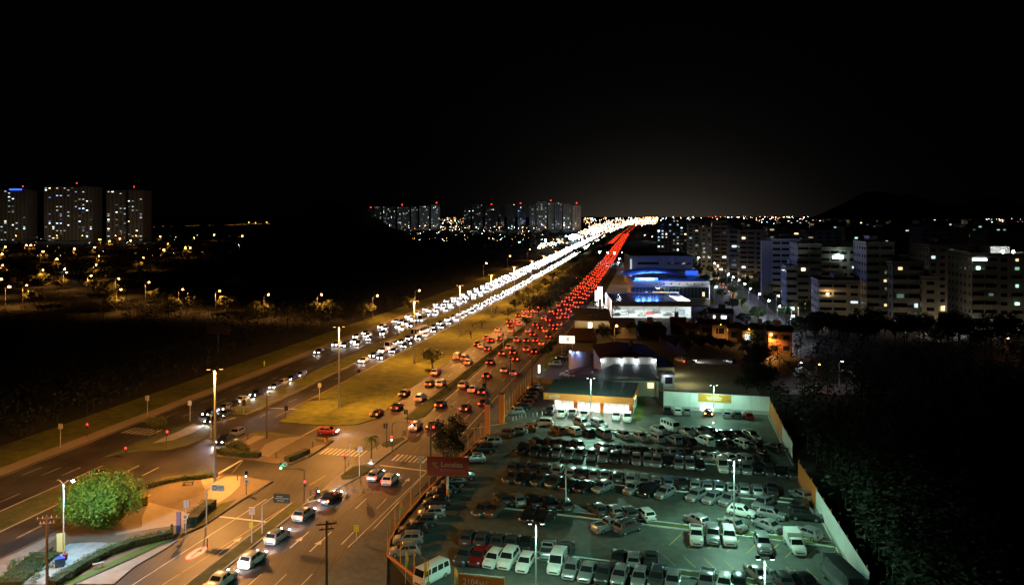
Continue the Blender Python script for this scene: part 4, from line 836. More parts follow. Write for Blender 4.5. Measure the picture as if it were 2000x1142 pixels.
# fence round the lot: posts, rails, wire panels, kerb
fpts = [(837,1150),(757,1087),(761,1060),(781,1022),(802,997),(838,957),(870,925),(914,883),(938,858),(952,849)]
fpts2 = [(975,826),(990,812),(1006,788),(1022,768),(1036,750)]
wire = mat('fence_wire', (.20,.12,.06), .7)
def fence(pts, label, hgt=3.0, step=3.4):
    t = thing('mesh_fence', label, 'fence', (0,0,0)); g = [G(*p) for p in pts]; posts = []
    for a, b in zip(g, g[1:]):
        n = max(1, round((b-a).length/step)); posts += [a.lerp(b, i/n) for i in range(n)]
    posts.append(g[-1]); mp_ = MB().tube((0,0,0),(0,0,hgt),.06,n=6).mesh('post', orange)
    for a, b in zip(posts, posts[1:]):
        d = b-a; L_ = d.length; rz = math.atan2(d.y, d.x); link('post', mp_, t, (a.x,a.y,.14))
        m = MB(); n = max(3, int(L_/.45))
        for i in range(1, n): m.tube((L_*i/n,0,.2),(L_*i/n,0,hgt-.05),.008,n=3,cap=False)
        for k in range(1, 7): m.tube((0,0,hgt*k/6-.05),(L_,0,hgt*k/6-.05),.010 if k < 6 else .035,n=3,cap=False)
        w_ = m.obj('wire_panel', wire, t); w_.location = (a.x,a.y,.14); w_.rotation_euler = (0,0,rz)
        m = MB(); m.box((L_/2,0,.12),(L_-.05,.22,.26)); k_ = m.obj('kerb_block', orange, t); k_.location = (a.x,a.y,.14); k_.rotation_euler = (0,0,rz)
    link('post', mp_, t, (g[-1].x,g[-1].y,.14)); return t
fence(fpts, 'orange mesh fence curving round the near corner of the car lot'); fence(fpts2, 'mesh fence beyond the gate pillars towards the white totem')
for (x, y, ty, w_, l) in ((952,849,790,.9,'near orange gate pillar, left of the pair'),(980,826,770,1.0,'far orange gate pillar, right of the pair')):
    p = G(x, y); t = thing('gate_pillar', l, 'pillar', (p.x,p.y,.14), AX, 'gate pillars'); h = zof(ty,p.y); mb = MB(); mb.box((0,0,h/2),(w_,w_,h)); mb.obj('shaft', orange, t); mb = MB(); mb.box((0,0,h+.06),(w_*1.15,w_*1.15,.12)); mb.obj('cap', dark, t)
line_px((920,838), (990,827), .35, ypaint, 'gate_line', .142, lot)
for i, (x, y, ty) in enumerate(((781,1030,974),(792,1140,1075),(829,1160,1096),(888,1165,1107),(803,1000,955),(839,1130,1100))[:4]):
    p = G(x, y, .14); h = zof(ty,p.y)-.14; t = thing('flag_pole', ['flag pole on the fence below the dark hatchbacks','leftmost of the flag poles at the bottom corner','flag pole right beside the white microbus','flag pole left of the orange-brown billboard'][i], 'flag', p); mb = MB(); mb.tube((0,0,0),(0,0,h),.04,n=6); mb.obj('pole', orange, t)
    mb = MB(); n = 6
    for k in range(n+1): z_ = h-k*h*.55/n; mb.v += [(.04,0,z_),(.04+.32*math.sin(.6+k*.5)*(.4+.6*k/n)+.1,.08*math.sin(k*1.3),z_-.1)]
    mb.f = [(2*k,2*k+1,2*k+3,2*k+2) for k in range(n)]; mb.m = [0]*3+[1]*(n-3); mb.obj('flag', [orange, mat('green_flag', (.15,.35,.05), .8)], t)
# boundary walls on the right, in ribbed sheets that can be told apart
sheet = mat('ribbed_sheet', (.62,.64,.62), .5, amt=.08, scale=1); osheet = mat('orange_sheet', (.58,.20,.04), .55, amt=.1, scale=1)
def sheet_wall(a, b, h0_, h1_, m, label, step=1.0, cat='wall', posts=True):
    A, B = G(*a), G(*b); d = B-A; L_ = d.length; n = max(2, int(L_/step)); rz = math.atan2(d.y, d.x)
    t = thing('sheet_wall', label, cat, (A.x,A.y,.0), rz)
    mb = MB(); w_ = L_/n
    for k in range(4): mb.box((w_*(k+.5)/4-.0, (k % 2)*.035, .5),(w_/4,.05,1.0))
    me = mb.mesh('sheet', m)
    for i in range(n): h = h0_+(h1_-h0_)*i/n; o = link('sheet', me, t, (w_*i,0,.3)); o.scale = (1,1,h-.3)
    mb = MB(); mb.box((L_/2,0,.15),(L_,.25,.3)); mb.obj('footing', conc, t)
    if posts:
        pm = MB().box((0,.1,.5),(.12,.12,1)).mesh('post', orange)
        for i in range(0, n+1, 4): o = link('post', pm, t, (w_*i,0,0)); o.scale = (1,1,h0_+.3)
    return t
sheet_wall((1503,811),(1528,862),3.4,3.2,osheet,'orange sheet wall at the far right corner of the lot'); sheet_wall((1528,862),(1547,895),3.0,2.8,sheet,'short white ribbed wall between the two orange stretches')
sheet_wall((1559,940),(1594,996),3.2,3.2,osheet,'orange sheet wall half way down the right side'); sheet_wall((1594,996),(1697,1170),3.0,3.0,sheet,'long white ribbed wall down to the bottom right corner')
p = G(1574,945)
# white back wall with an orange panel
A, B = G(1296,799), G(1503,811); d = B-A; rz = math.atan2(d.y,d.x); L_ = d.length; t = thing('back_wall', 'long white wall closing the lot, with an orange sign on it', 'wall', (A.x,A.y,0), rz)
n = 12; me = MB().box((L_/n/2,0,.5),(L_/n-.02,.2,1)).mesh('wall_panel', white)
for i in range(n): o = link('wall_panel', me, t, (L_*i/n,0,.9)); o.scale = (1,1,2.95)
mb = MB(); mb.box((L_/2,0,.45),(L_,.3,.9)); mb.obj('base_course', mat('grey_base', (.42,.42,.42), .7, amt=.1, scale=1), t); mb = MB(); mb.box((L_/2,0,3.9),(L_,.26,.08)); mb.obj('coping', steel, t)
x0, x1 = L_*.335, L_*.645; mb = MB(); mb.box(((x0+x1)/2,-.13,3.0),(x1-x0,.05,1.7)); s_ = mb.obj('sign_panel', mat('amber_sign', (.50,.22,.02), .6, amt=.08, scale=1), t)
mb = MB(); strokes(mb, x0+2.6, x1-2.6, 3.4, .18, 0, -.165, 1); strokes(mb, x0+1.7, x1-2.0, 3.08, .2, 0, -.165, 2); strokes(mb, x0+1.9, x1-2.2, 2.72, .2, 0, -.165, 4); strokes(mb, x1-1.4, x1-.3, 2.35, .12, 0, -.165, 6); mb.obj('lettering', white, s_)
A, B = G(1246,757), G(1296,764); d = B-A; t = thing('low_wall', 'low pale wall joining the showroom to the white back wall', 'wall', (A.x,A.y,0), math.atan2(d.y,d.x)); me = MB().box((d.length/8,0,1.0),(d.length/4-.03,.2,1.9)).mesh('wall_panel', conc)
for i in range(4): link('wall_panel', me, t, (d.length*i/4,0,0))
A, B = G(1037,748), G(1092,752); d = B-A; t = thing('low_wall', 'low concrete wall at the end of the fence before the forecourt', 'wall', (A.x,A.y,0), math.atan2(d.y,d.x)); me = MB().box((d.length/8,0,.8),(d.length/4-.03,.25,1.5)).mesh('wall_panel', conc)
for i in range(4): link('wall_panel', me, t, (d.length*i/4,0,0))

# ================================================================= buildings
wallm = {'cream': mat('cream_render', (.42,.37,.29), .85, amt=.1, scale=.6), 'grey': mat('grey_render', (.26,.25,.215), .85, amt=.25, scale=.6), 'white': mat('white_render', (.42,.40,.34), .85, amt=.22, scale=.6), 'dark': mat('dark_render', (.14,.14,.14), .85, amt=.12, scale=.6), 'brick': mat('brick_render', (.34,.16,.08), .9, amt=.25, scale=1.5), 'sand': mat('sand_render', (.42,.33,.2), .85, amt=.1, scale=.6)}
roofm = mat('roof_slab', (.10,.10,.10), .9, amt=.3, scale=.5); tile_m = mat('roof_tile', (.13,.06,.04), .9, amt=.3, scale=1.5); fibro = mat('fibre_cement', (.11,.11,.105), .9, amt=.3, scale=.6)
PANE = {}
PDIM = {}
for k, m in (('c', win_c), ('w', win_w), ('g', win_g), ('b', win_b)):
    PANE[k] = MB().box((0,-.04,0),(1,.06,1)).mesh('lit_window', m); PDIM[k] = [PANE[k]]
    e_ = m.node_tree.nodes['Principled BSDF'].inputs['Emission Color'].default_value[:3]
    for q_ in (.15, .5, 1.2, 4.5): PDIM[k].append(MB().box((0,-.04,0),(1,.06,1)).mesh('lit_window', mat(m.name+'_'+str(q_), (.5,.5,.5), emit=q_, ecol=e_)))
def block(name, label, x0, x1, ytop, ybase, depth=16, col='grey', fl=3.0, bay=3.2, lit=.12, style='window', mix='ccwwg', cat='apartment block', D=None, group=None, beacon=False, seed=0, rz=None, parapet=.9, maxlit=60, gate=False, winw=None, extra=None):
    r = random.Random(seed*31+int(x0)); D = D or G(0, ybase).y; X0, X1 = (x0-1000)*D/F, (x1-1000)*D/F; w = X1-X0; h = zof(ytop, D)
    t = thing(name, label, cat, (X0, D, 0), AX if rz is None else rz, group)
    if rz is None: w = w/math.cos(AX)*.98
    mb = MB(); mb.box((w/2, depth/2, h/2), (w, depth, h)); mb.obj('wall', wallm[col], t)
    mb = MB(); mb.box((w/2, depth/2, h+.1), (w+.5, depth+.5, .3)); pr = mb.obj('roof', roofm, t)
    mb = MB()
    for (cx, cy_, sx, sy) in ((w/2, -.1, w+.4, .2), (w/2, depth+.1, w+.4, .2), (-.1, depth/2, .2, depth), (w+.1, depth/2, .2, depth)): mb.box((cx, cy_, h+.25+parapet/2), (sx, sy, parapet))
    mb.obj('parapet', wallm[col], pr)
    mb = MB(); bw = w*r.uniform(.2, .35); bx = w*r.uniform(.3, .7); mb.box((bx, depth*.55, h+1.7), (bw, depth*.4, 3.0)); mb.obj('water_tank_house', wallm[col], pr)
    nf = max(1, int(h/fl)); nb = max(1, int(w/bay)); fh = h/nf; bw = w/nb; ww = winw or bw*.5
    dk = MB(); bal = MB(); cnt = 0; sw = MB()
    for f in range(nf):
        z = fh*(f+.55)
        for b in range(nb):
            x = bw*(b+.5); wide = style == 'balcony' and (b % 3 != 2)
            wx = bw*.86 if wide else ww; wz = fh*.55 if wide else fh*.42
            if r.random() < lit and cnt < maxlit:
                k = r.choice(mix); fx = r.uniform(.2, .55) if wide else r.uniform(.7, 1); o = link('lit_window', r.choice(PDIM[k]), t, (x, -.01, z)); o.scale = (wx*fx, 1, wz*r.uniform(.55, 1)); cnt += 1
            else: dk.box((x, -.02, z), (wx, .08, wz))
            if wide: bal.box((x, -.62, fh*f+.62), (bw*.98, 1.2, .14)); bal.box((x, -1.2, fh*f+1.05), (bw*.98, .06, .8))
        if style != 'plain':
            for k in range(max(1, int(depth/4))): sw.box((-.02, depth*(k+.5)/max(1, int(depth/4)), z), (.08, 1.2, fh*.4))
    for o, nm, mm in ((dk, 'dark_windows', glass), (sw, 'side_windows', glass), (bal, 'balconies', wallm[col])):
        if o.v: q_ = o.obj(nm, mm, t); q_['kind'] = 'stuff'
    if beacon:
        mb = MB(); mb.tube((bx, depth*.55, h+3.2), (bx, depth*.55, h+6.5), .12, n=5); a_ = mb.obj('antenna', steel, pr); s_ = max(.35, D*.0007); mb = MB(); mb.ball((bx, depth*.55, h+6.5+s_), s_, n=6, k=4); mb.obj('beacon', em_red, a_)
    if gate:
        ng = max(2, int(w/3.5))
        for q_ in range(ng): mb = MB(); mb.box((w*(q_+.5)/ng, -.3, 1.5), (w/ng*r.uniform(.3,.7), .3, 2.0)); mb.obj('lit_lobby', r.choice((win_w, MATS['lit_window_warm_0.5'], MATS['lit_window_warm_0.15'])), t)
    if name == 'apartment_block' and group is None:  # lamp posts and lights added to brighten the block fronts
        for u in (.2, .8): mb = MB(); mb.tube((w*u,-8,0),(w*u,-8,3.0),.05,n=5); mb.ball((w*u,-8,3.3),.2,n=6,k=4); mb.obj('added_garden_lamp', em_city_w0, t)
        for u in (.2, .8): pt_light('added_garden_lamp', t, (w*u, -8, 3.0), 230 if gate else 150, (1,.82,.55), .3)
    if extra: extra(t, w, h, depth)
    return t
em_city_w0 = mat('added_garden_lamp_globe', (.8,.8,.75), emit=1.2, ecol=(1,.8,.5))
def pz0(px, D, z=0): return ((px-1000)*D/F, D, z)
# three towers far left
block('tower_block', 'tower at the left picture edge with a blue strip on its roof', -8, 51, 372, 470, 30, 'cream', 3, 5.5, .16, mix='ccwcg', beacon=True, seed=1, D=1250, rz=0, extra=lambda t, w, h, d: MB().box((w*.66,-.6,h+1.6),(20,.5,2.2)).obj('blue_strip_light', mat('blue_strip_light', (0,.1,1), emit=3, ecol=(.03,.10,1)), t))
block('tower_block', 'wide middle tower of the three on the left, two red beacons', 86, 181, 366, 470, 30, 'cream', 3, 6, .15, mix='ccwcb', beacon=True, seed=2, D=1250, rz=0, maxlit=90)
block('tower_block', 'right tower of the three on the left, with a dark vertical cleft', 208, 279, 373, 470, 30, 'cream', 3, 6, .14, mix='ccgcw', beacon=True, seed=3, D=1250, rz=0, extra=lambda t, w, h, d: MB().box((w*.57,-.4,h/2),(3.5,.9,h)).obj('stair_cleft', dark, t))
# apartment slabs near the horizon
i = 0
for (x0, x1, yt, D, c) in ((712,728,410,2500,'dark'),(731,745,404,2500,'dark'),(748,772,404,2500,'grey'),(776,800,405,2450,'dark'),(803,816,405,2450,'grey'),(819,838,403,2400,'dark'),(842,859,401,2400,'grey'),(906,919,405,2300,'dark'),(922,942,400,2300,'dark'),(948,972,404,2300,'dark'),(975,985,405,2300,'dark'),(990,1006,399,2250,'dark'),(1011,1027,402,2250,'grey'),(1034,1046,401,2150,'dark'),(1048,1068,394,2150,'grey'),(1070,1082,397,2150,'white'),(1084,1098,396,2100,'dark'),(1100,1116,399,2100,'grey'),(1118,1135,402,2100,'white')):
    block('tower_block', f'{ORD[i]} apartment slab from the left on the centre horizon', x0, x1, yt, 440, 25, c, 3.2, 5, .13, mix='ccccwgb', group='apartment slabs on the centre horizon', beacon=i % 3 == 0, seed=i+10, D=D, rz=0, maxlit=26); i += 1
# right-hand apartment district
block('apartment_block', 'dark slab nearest the avenue bend, speckled with lit windows', 1283, 1341, 436, 500, 30, 'dark', 3, 3.6, .28, mix='ccgcw', seed=31, D=760, maxlit=90)
block('apartment_block', 'narrow pale slab right of the speckled dark slab', 1343, 1366, 440, 505, 24, 'cream', 3, 3.4, .14, seed=32, D=640)
block('apartment_block', 'cream slab with arched balconies beside the planted avenue', 1369, 1390, 446, 512, 22, 'sand', 3, 3.4, .18, mix='ww', seed=33, D=560, gate=True)
block('apartment_block', 'tallest cream slab of the avenue row', 1392, 1421, 435, 516, 26, 'sand', 3, 4, .12, mix='wc', seed=34, style='balcony', D=570, gate=True)
block('apartment_block', 'block with a brightly lit stack of balconies', 1424, 1443, 450, 520, 22, 'grey', 3, 3.4, .22, mix='ccb', seed=35, D=520, style='balcony')
block('apartment_block', 'cream block with a warm lamp on its balcony column', 1445, 1487, 452, 532, 26, 'sand', 3, 4, .12, mix='wc', seed=36, style='balcony', D=500, gate=True)
block('apartment_block', 'banded white block with a blue-violet lit end wall', 1508, 1574, 470, 575, 22, 'white', 3, 3.8, .12, mix='gcw', seed=37, D=400, style='balcony', extra=lambda t, w, h, d: (MB().box((-2.6,3,h/2),(5,6,h)).obj('end_wall', mat('violet_wall', (.28,.27,.30), .8), t), pt_light('violet_lamp', t, (-9,1,3), 160, (.25,.25,1), .3)))
block('apartment_block', 'low wing in front of the stepped pale block', 1536, 1556, 524, 606, 14, 'grey', 3, 3.4, .12, seed=38, style='balcony', D=330)
block('apartment_block', 'pale block joined to the stepped block, with two blue windows', 1557, 1602, 480, 612, 20, 'grey', 3, 3.6, .14, mix='bw', seed=39, style='balcony', D=345)
block('apartment_block', 'penthouse block with a bright terrace and green plants', 1603, 1690, 487, 618, 24, 'cream', 3, 4, .10, mix='wc', seed=40, style='balcony', D=350, extra=lambda t, w, h, d: (MB().box((w*.36,-.3,h-3.4),(4.6,.2,1.6)).obj('lit_terrace', mat('lit_terrace', (.8,1,1), emit=3, ecol=(.7,1,.95)), t), pt_light('terrace_lamp', t, (w*.36,-2,h-2.5), 400, (.7,1,.95), .3)))
block('apartment_block', 'stepped front wing with a glaring balcony lamp', 1599, 1677, 552, 630, 16, 'cream', 3, 4, .12, mix='wc', seed=41, style='balcony', D=305, extra=lambda t, w, h, d: (MB().ball((w*.2,-1.0,h-4.2),.35).obj('balcony_lamp', em_lamp_s, t), pt_light('balcony_light', t, (w*.2,-1.6,h-4.2), 260, (1,.8,.5), .2)))
block('apartment_block', 'glazed corner block with tall pale columns', 1692, 1742, 478, 640, 20, 'grey', 3, 4.4, .18, mix='gcw', seed=42, D=292, style='balcony', gate=True)
block('apartment_block', 'curved-balcony block, lower half in front of the glazed corner', 1743, 1800, 516, 644, 18, 'grey', 3, 4.4, .16, mix='wcg', seed=43, D=283, style='balcony', gate=True)
block('apartment_block', 'plain narrow wing with a single lit window', 1802, 1830, 545, 645, 16, 'cream', 3, 5, .08, mix='c', seed=44, D=278)
block('apartment_block', 'pale block with a warm-lit stair shaft', 1814, 1896, 482, 612, 22, 'white', 3, 3.6, .11, mix='ccwg', seed=45, D=335, gate=True, extra=lambda t, w, h, d: MB().box((w*.45,-.25,h*.45),(1.0,.3,h*.8)).obj('stair_shaft_glow', mat('stair_shaft_glow', (.6,.3,.1), emit=.12, ecol=(1,.5,.2)), t))
block('apartment_block', 'rightmost block with deep dark balconies and a bright penthouse strip', 1898, 2012, 500, 652, 24, 'white', 3, 3.8, .12, mix='cwg', seed=46, D=272, style='balcony', gate=True, extra=lambda t, w, h, d: (MB().box((w*.12,-.3,h-1.2),(4.6,.2,.9)).obj('lit_strip', mat('lit_strip', (.8,.9,1), emit=4, ecol=(.8,.92,1)), t), pt_light('roof_lamp', t, (w*.55,2,h+2.5), 700, WHT, .3), MB().ball((w*.5,1,h+1.6),.5).obj('roof_lamp', em_lamp_w, t), MB().ball((w*.66,1,h+1.6),.42).obj('roof_lamp', em_lamp_w, t)))
rr = random.Random(77); i = 0
for (x0, x1, yt, D) in ((1300,1345,430,1300),(1350,1395,428,1200),(1402,1452,430,1000),(1456,1500,437,800),(1500,1560,445,620),(1575,1640,452,560),(1520,1580,430,1400),(1590,1650,436,900),(1650,1720,446,620),(1660,1730,430,1300),(1725,1800,440,700),(1740,1790,430,1500),(1795,1870,432,1050),(1800,1885,446,560),(1885,1960,440,800),(1890,1930,430,1600),(1930,1990,458,500),(1965,2010,436,1100),(1610,1660,428,2000),(1850,1900,428,2200)):
    block('apartment_block', f'{ORD[i]} dim flat-roofed block from the left in the town behind', x0, x1, yt, 480, 30, rr.choice(('grey','dark','white')), 3, 5, .10, mix='cwcwg', group='flat-roofed blocks of the town behind', seed=100+i, D=D, maxlit=24); i += 1
# lamps added to brighten dark fronts: small houses, left towers, horizon slabs
for i, (x, y, pw) in enumerate(((1400,664,1500),(1455,674,1500))):
    p = G(x, y); street_lamp((p.x,p.y-2,0), 5.5, f'{("left","right")[i]} added lamp brightening the fronts of the small houses', 's', pw, arm=.5, gs=.5)
for i, x in enumerate((-20,30,110,160,225,265)):  # posts and separate lights added to brighten the tower faces
    p = pz0(x, 1190); street_lamp(p, 10, f'{ORD[i]} added lamp brightening the three left towers', 's', 0, arm=.5, gs=2.0, group='added lamps brightening the left towers'); pt_light('tower_fill_lamp', bpy.data.objects['tower_block'], Vector(p)-bpy.data.objects['tower_block'].location+Vector((0,0,14)), 2600, (1,.85,.65), 1)
for i, x in enumerate((760,830,930,975,1020,1065,1110)):  # likewise added, to make the slab faces show
    p = pz0(x, 2020 if x > 900 else 2330); street_lamp(p, 10, f'{ORD[i]} added lamp brightening the centre horizon slabs', 's', 0, arm=.5, gs=3.0, group='added lamps brightening the horizon slabs'); pt_light('lamp', [o for o in bpy.data.objects if o.name.startswith('tower_block')][0], Vector(p)-bpy.data.objects['tower_block'].location+Vector((0,0,14)), 26000, (.8,.9,1), 1)
# ---- glass showroom of the car lot
A, B = G(1083,801), G(1235,811); d = B-A; rz = math.atan2(d.y, d.x); L_ = d.length; t = thing('showroom', 'low showroom with orange fascia, green-grey roof and blazing glass front', 'showroom', (A.x, A.y, .14), rz)
W0, W1 = -1.8, L_+.4; dp = 9.5
mb = MB(); mb.box((L_/2, dp, 1.9), (L_, .2, 3.8)); mb.box((0, dp/2, 1.9), (.2, dp, 3.8)); mb.box((L_, dp/2, 1.9), (.2, dp, 3.8)); mb.obj('wall', white, t)
mb = MB(); mb.box((L_/2, dp/2, .06), (L_-.3, dp-.3, .08)); mb.obj('floor', white, t)
mb = MB(); mb.add([(W0,-2.6,4.15),(W1,-2.6,4.15),(W1,dp+.4,4.7),(W0,dp+.4,4.7),(W0,-2.6,4.0),(W1,-2.6,4.0),(W1,dp+.4,4.5),(W0,dp+.4,4.5)], [(0,1,2,3),(7,6,5,4),(0,4,5,1),(1,5,6,2),(2,6,7,3),(3,7,4,0)]); rf = mb.obj('roof', mat('green_metal_roof', (.055,.07,.066), .45, amt=.12, scale=.5), t)
for k in range(24): x = W0+(W1-W0)*(k+.5)/24; mb = MB(); mb.add([(x-.04,-2.5,4.16),(x+.04,-2.5,4.16),(x+.04,dp+.3,4.71),(x-.04,dp+.3,4.71),(x-.04,-2.5,4.22),(x+.04,-2.5,4.22),(x+.04,dp+.3,4.77),(x-.04,dp+.3,4.77)], [(4,5,6,7),(0,1,5,4),(1,2,6,5),(3,0,4,7)]); mb.obj('roof_seam', MATS['green_metal_roof'], rf)
fm_ = mat('orange_fascia', (.72,.20,.04), .55, amt=.05, scale=.8); mb = MB(); mb.box(((W0+W1)/2,-2.72,3.5),(W1-W0,.2,1.4)); fa = mb.obj('fascia', fm_, t); mb = MB(); mb.box((W1-.05,dp/2-1.4,3.5),(.2,dp+2.2,1.4)); mb.obj('fascia', fm_, t)
text('Localiza', fa, (W0+1.25,-2.84,3.48), .78, white, 'lettering', .95); text('SEMINOVOS', fa, (W0+1.2,-2.84,3.08), .36, white, 'lettering', 1.1); emblem(fa, W0+.75, 3.6, .52, -2.84, mat('lime_emblem', (.35,.6,.03), .5))
mb = MB(); strokes(mb, L_-1.0, L_-.3, 2.98, .12, 0, -2.84, 9); mb.obj('lettering', white, fa)
n = 10; clear = mat('clear_glazing', (.9,.95,.92), .02, alpha=1); 
nb_ = clear.node_tree.nodes['Principled BSDF']; nb_.inputs['Transmission Weight'].default_value = 1; nb_.inputs['IOR'].default_value = 1.05
for k in range(n): x = L_*(k+.5)/n; mb = MB(); mb.box((x,0,1.5),(L_/n-.08,.03,2.7)); mb.obj('pane', clear, t)
for k in range(n+1): x = L_*k/n; mb = MB(); mb.box((x,0,1.5),(.08,.12,2.9)); mb.obj('mullion', steel, t)
for u in (.28,.62,.985): mb = MB(); mb.box((L_*u,-.5,1.45),(.7,.5,2.7)); mb.obj('orange_column', orange, t)
for k in range(6):
    x = L_*(k+.5)/6; mb = MB(); mb.box((x,-1.2,3.9),(2.2,.5,.06)); mb.obj('ceiling_light', mat('showroom_light', (1,1,1), emit=14, ecol=(1,.98,.86)), t); mb = MB(); mb.box((x,3.5,3.9),(2.2,2.4,.06)); mb.obj('ceiling_light', MATS['showroom_light'], t)
for k in range(3):
    l = bpy.data.lights.new('showroom_lamp', 'AREA'); l.energy = 900; l.color = (1,.98,.86); l.shape = 'RECTANGLE'; l.size = 6; l.size_y = 2; o = link('showroom_lamp', l, t, (L_*(k+.5)/3, 2, 3.7)); o.rotation_euler = (-.5,0,0)
    pt_light('showroom_lamp', t, (L_*(k+.5)/3, 6, 3.0), 1500, (1,.98,.88), .4)
pt_light('side_lamp', t, (L_+1.2, 3, 2.8), 120, (.75,1,.45), .2)
# ---- big dark halls behind: front hall with green-grey roof and wall lamps
D1 = 187; pz = lambda px, D, z=0: ((px-1000)*D/F, D, z)
t = thing('warehouse', 'hall with a dark green lean-to roof under four wall lamps', 'building', pz(1163,176), 0); w = 120*176/F
zf, zb = zof(741,176), zof(711,187)
mb = MB(); mb.box((w/2+.4,2,zf/2-.2),(w,.3,zf-.3)); mb.box((w+.4,6,2.4),(.3,10,4.8)); mb.box((.4,6,2.0),(.3,10,4)); mb.obj('wall', wallm['cream'], t)
mb = MB(); y1 = 11; mb.add([(-.4,0,zf),(w+1,0,zf-.1),(w+1,y1,zb),(w*.42,y1,zb+.1),(-.4,5,zf+.4)], [(0,1,2,3,4)]); mb.add([(-.4,0,zf-.25),(w+1,0,zf-.35),(w+1,y1,zb-.25),(w*.42,y1,zb-.15),(-.4,5,zf+.15)], [(4,3,2,1,0)]); rf = mb.obj('roof', mat('dark_green_roof', (.05,.075,.07), .6, amt=.2, scale=.7), t)
mb = MB(); mb.box((w*.92,1.75,2.6),(1.4,.2,1.2)); mb.obj('lit_window', win_w, t)
t2 = thing('warehouse', 'tall gable-roofed hall behind, with a chimney stump', 'building', pz(1174,D1+2), 0); w2 = 108*(D1+2)/F; zt = zof(697,D1+2); zr = zof(674,D1+14)
mb = MB(); mb.box((w2/2,9,zt/2),(w2,18,zt)); mb.obj('wall', wallm['grey'], t2)
mb = MB(); mb.add([(-.6,-.5,zt),(w2+.6,-.5,zt),(w2+.6,18.5,zt),(-.6,18.5,zt),(w2*.48,4,zr),(w2*.48,18,zr)], [(0,1,4),(1,2,5,4),(2,3,5),(3,0,4,5)]); rf = mb.obj('roof', tile_m, t2); mb = MB(); mb.tube((w2*.68,12,zt),(w2*.68,12,zr+1.2),.45,n=8); mb.obj('chimney', conc, rf)
for i, px in enumerate((1174.5,1213,1242,1278)):
    x = (px-1174)*(D1+2)/F; z = zof(701.5,D1+2); mb = MB(); mb.box((x,-.35,z+.1),(.5,.5,.2)); hd = mb.obj('wall_lamp', dark, t2); mb = MB(); mb.ball((x,-.4,z-.1),.22,n=8,k=4); mb.obj('lamp_glass', em_lamp_w, hd); pt_light('lamp', t2, (x,-1.6,z-.3), 90, (.72,.88,1), .15)
t = thing('annex', 'dark annex with a black roof right of the tall hall', 'building', pz(1283,194), 0); w = 34*194/F; mb = MB(); mb.box((w/2,6,1.8),(w,12,3.6)); mb.obj('wall', wallm['dark'], t); mb = MB(); mb.add([(-.3,-.3,3.6),(w+.3,-.3,3.6),(w+.3,12.5,3.9),(-.3,12.5,3.9)], [(0,1,2,3)]); mb.obj('roof', fibro, t)
t = thing('shed', 'small white shed with a glass front beside the gravel yard', 'building', pz(1293,188), 0); w = 24*188/F; mb = MB(); mb.box((w/2,2,1.5),(w,4,3)); mb.obj('wall', white, t); mb = MB(); mb.box((w/2,1.8,3.1),(w+.4,4.6,.15)); mb.obj('roof', fibro, t); mb = MB(); mb.box((w*.55,-.03,1.6),(w*.6,.06,1.6)); mb.obj('window', glass, t); pt_light('lamp', t, (w*.4,-.8,2.6), 60, WHT, .1)
for (x, y) in ((1318,722),(1318,745)): p = G(x, y, 2.5)
pt_light('yard_lamp', t, (w+3.5,2,2.9), 900, (1,.95,.45), .2); pt_light('yard_lamp', t, (w+3,14,2.9), 700, (1,.95,.55), .2)
# curved wall with blue spots, fabric canopy
t = thing('curved_wall', 'tall curved pale wall with blue spotlights on its rim', 'building', pz(1134,208), 0); hh = zof(684,208); n = 14; rad = 4.2
mb = MB()
for k in range(n+1): a = math.pi*(1.02+.86*k/n); mb.v += [(rad*math.cos(a)*.74,rad*math.sin(a)+2,0),(rad*math.cos(a)*.74,rad*math.sin(a)+2,hh),(rad*.93*math.cos(a)*.74,rad*.93*math.sin(a)+2,hh),(rad*.93*math.cos(a)*.74,rad*.93*math.sin(a)+2,0)]
mb.f = [f_ for k in range(n) for f_ in ((4*k,4*k+4,4*k+5,4*k+1),(4*k+1,4*k+5,4*k+6,4*k+2),(4*k+2,4*k+6,4*k+7,4*k+3))]; mb.m = [0]*len(mb.f); mb.obj('wall', wallm['cream'], t, 40)
for x in (-2.9,-1.0): mb = MB(); mb.ball((x,-2.2 if x > -2 else -.8,hh-.2),.2,n=7,k=4); mb.obj('spotlight', mat('blue_spot', (.3,.5,1), emit=40, ecol=(.25,.4,1)), t); pt_light('blue_lamp', t, (x,-2.9 if x > -2 else -1.4,hh-.5), 110, (.15,.3,1), .12)
pt_light('blue_forecourt_lamp', t, (-5,-8,4.5), 420, (.2,.35,1), .3)
t = thing('canopy', 'dark peaked fabric canopy between the curved wall and the hall', 'canopy', pz(1140,192), 0); mb = MB(); mb.add([(-4,-2.5,2.6),(4.2,-2.2,2.7),(4.2,3,2.8),(-3.6,3,2.7),(.8,.5,4.3)], [(0,1,4),(1,2,4),(2,3,4),(3,0,4)]); mb.obj('fabric', mat('maroon_fabric', (.07,.03,.05), .9), t)
for x, y in ((-4,-2.5),(4.2,-2.2),(4.2,3),(-3.6,3)): mb = MB(); mb.tube((x,y,0),(x,y,2.7),.07); mb.obj('pole', steel, t)
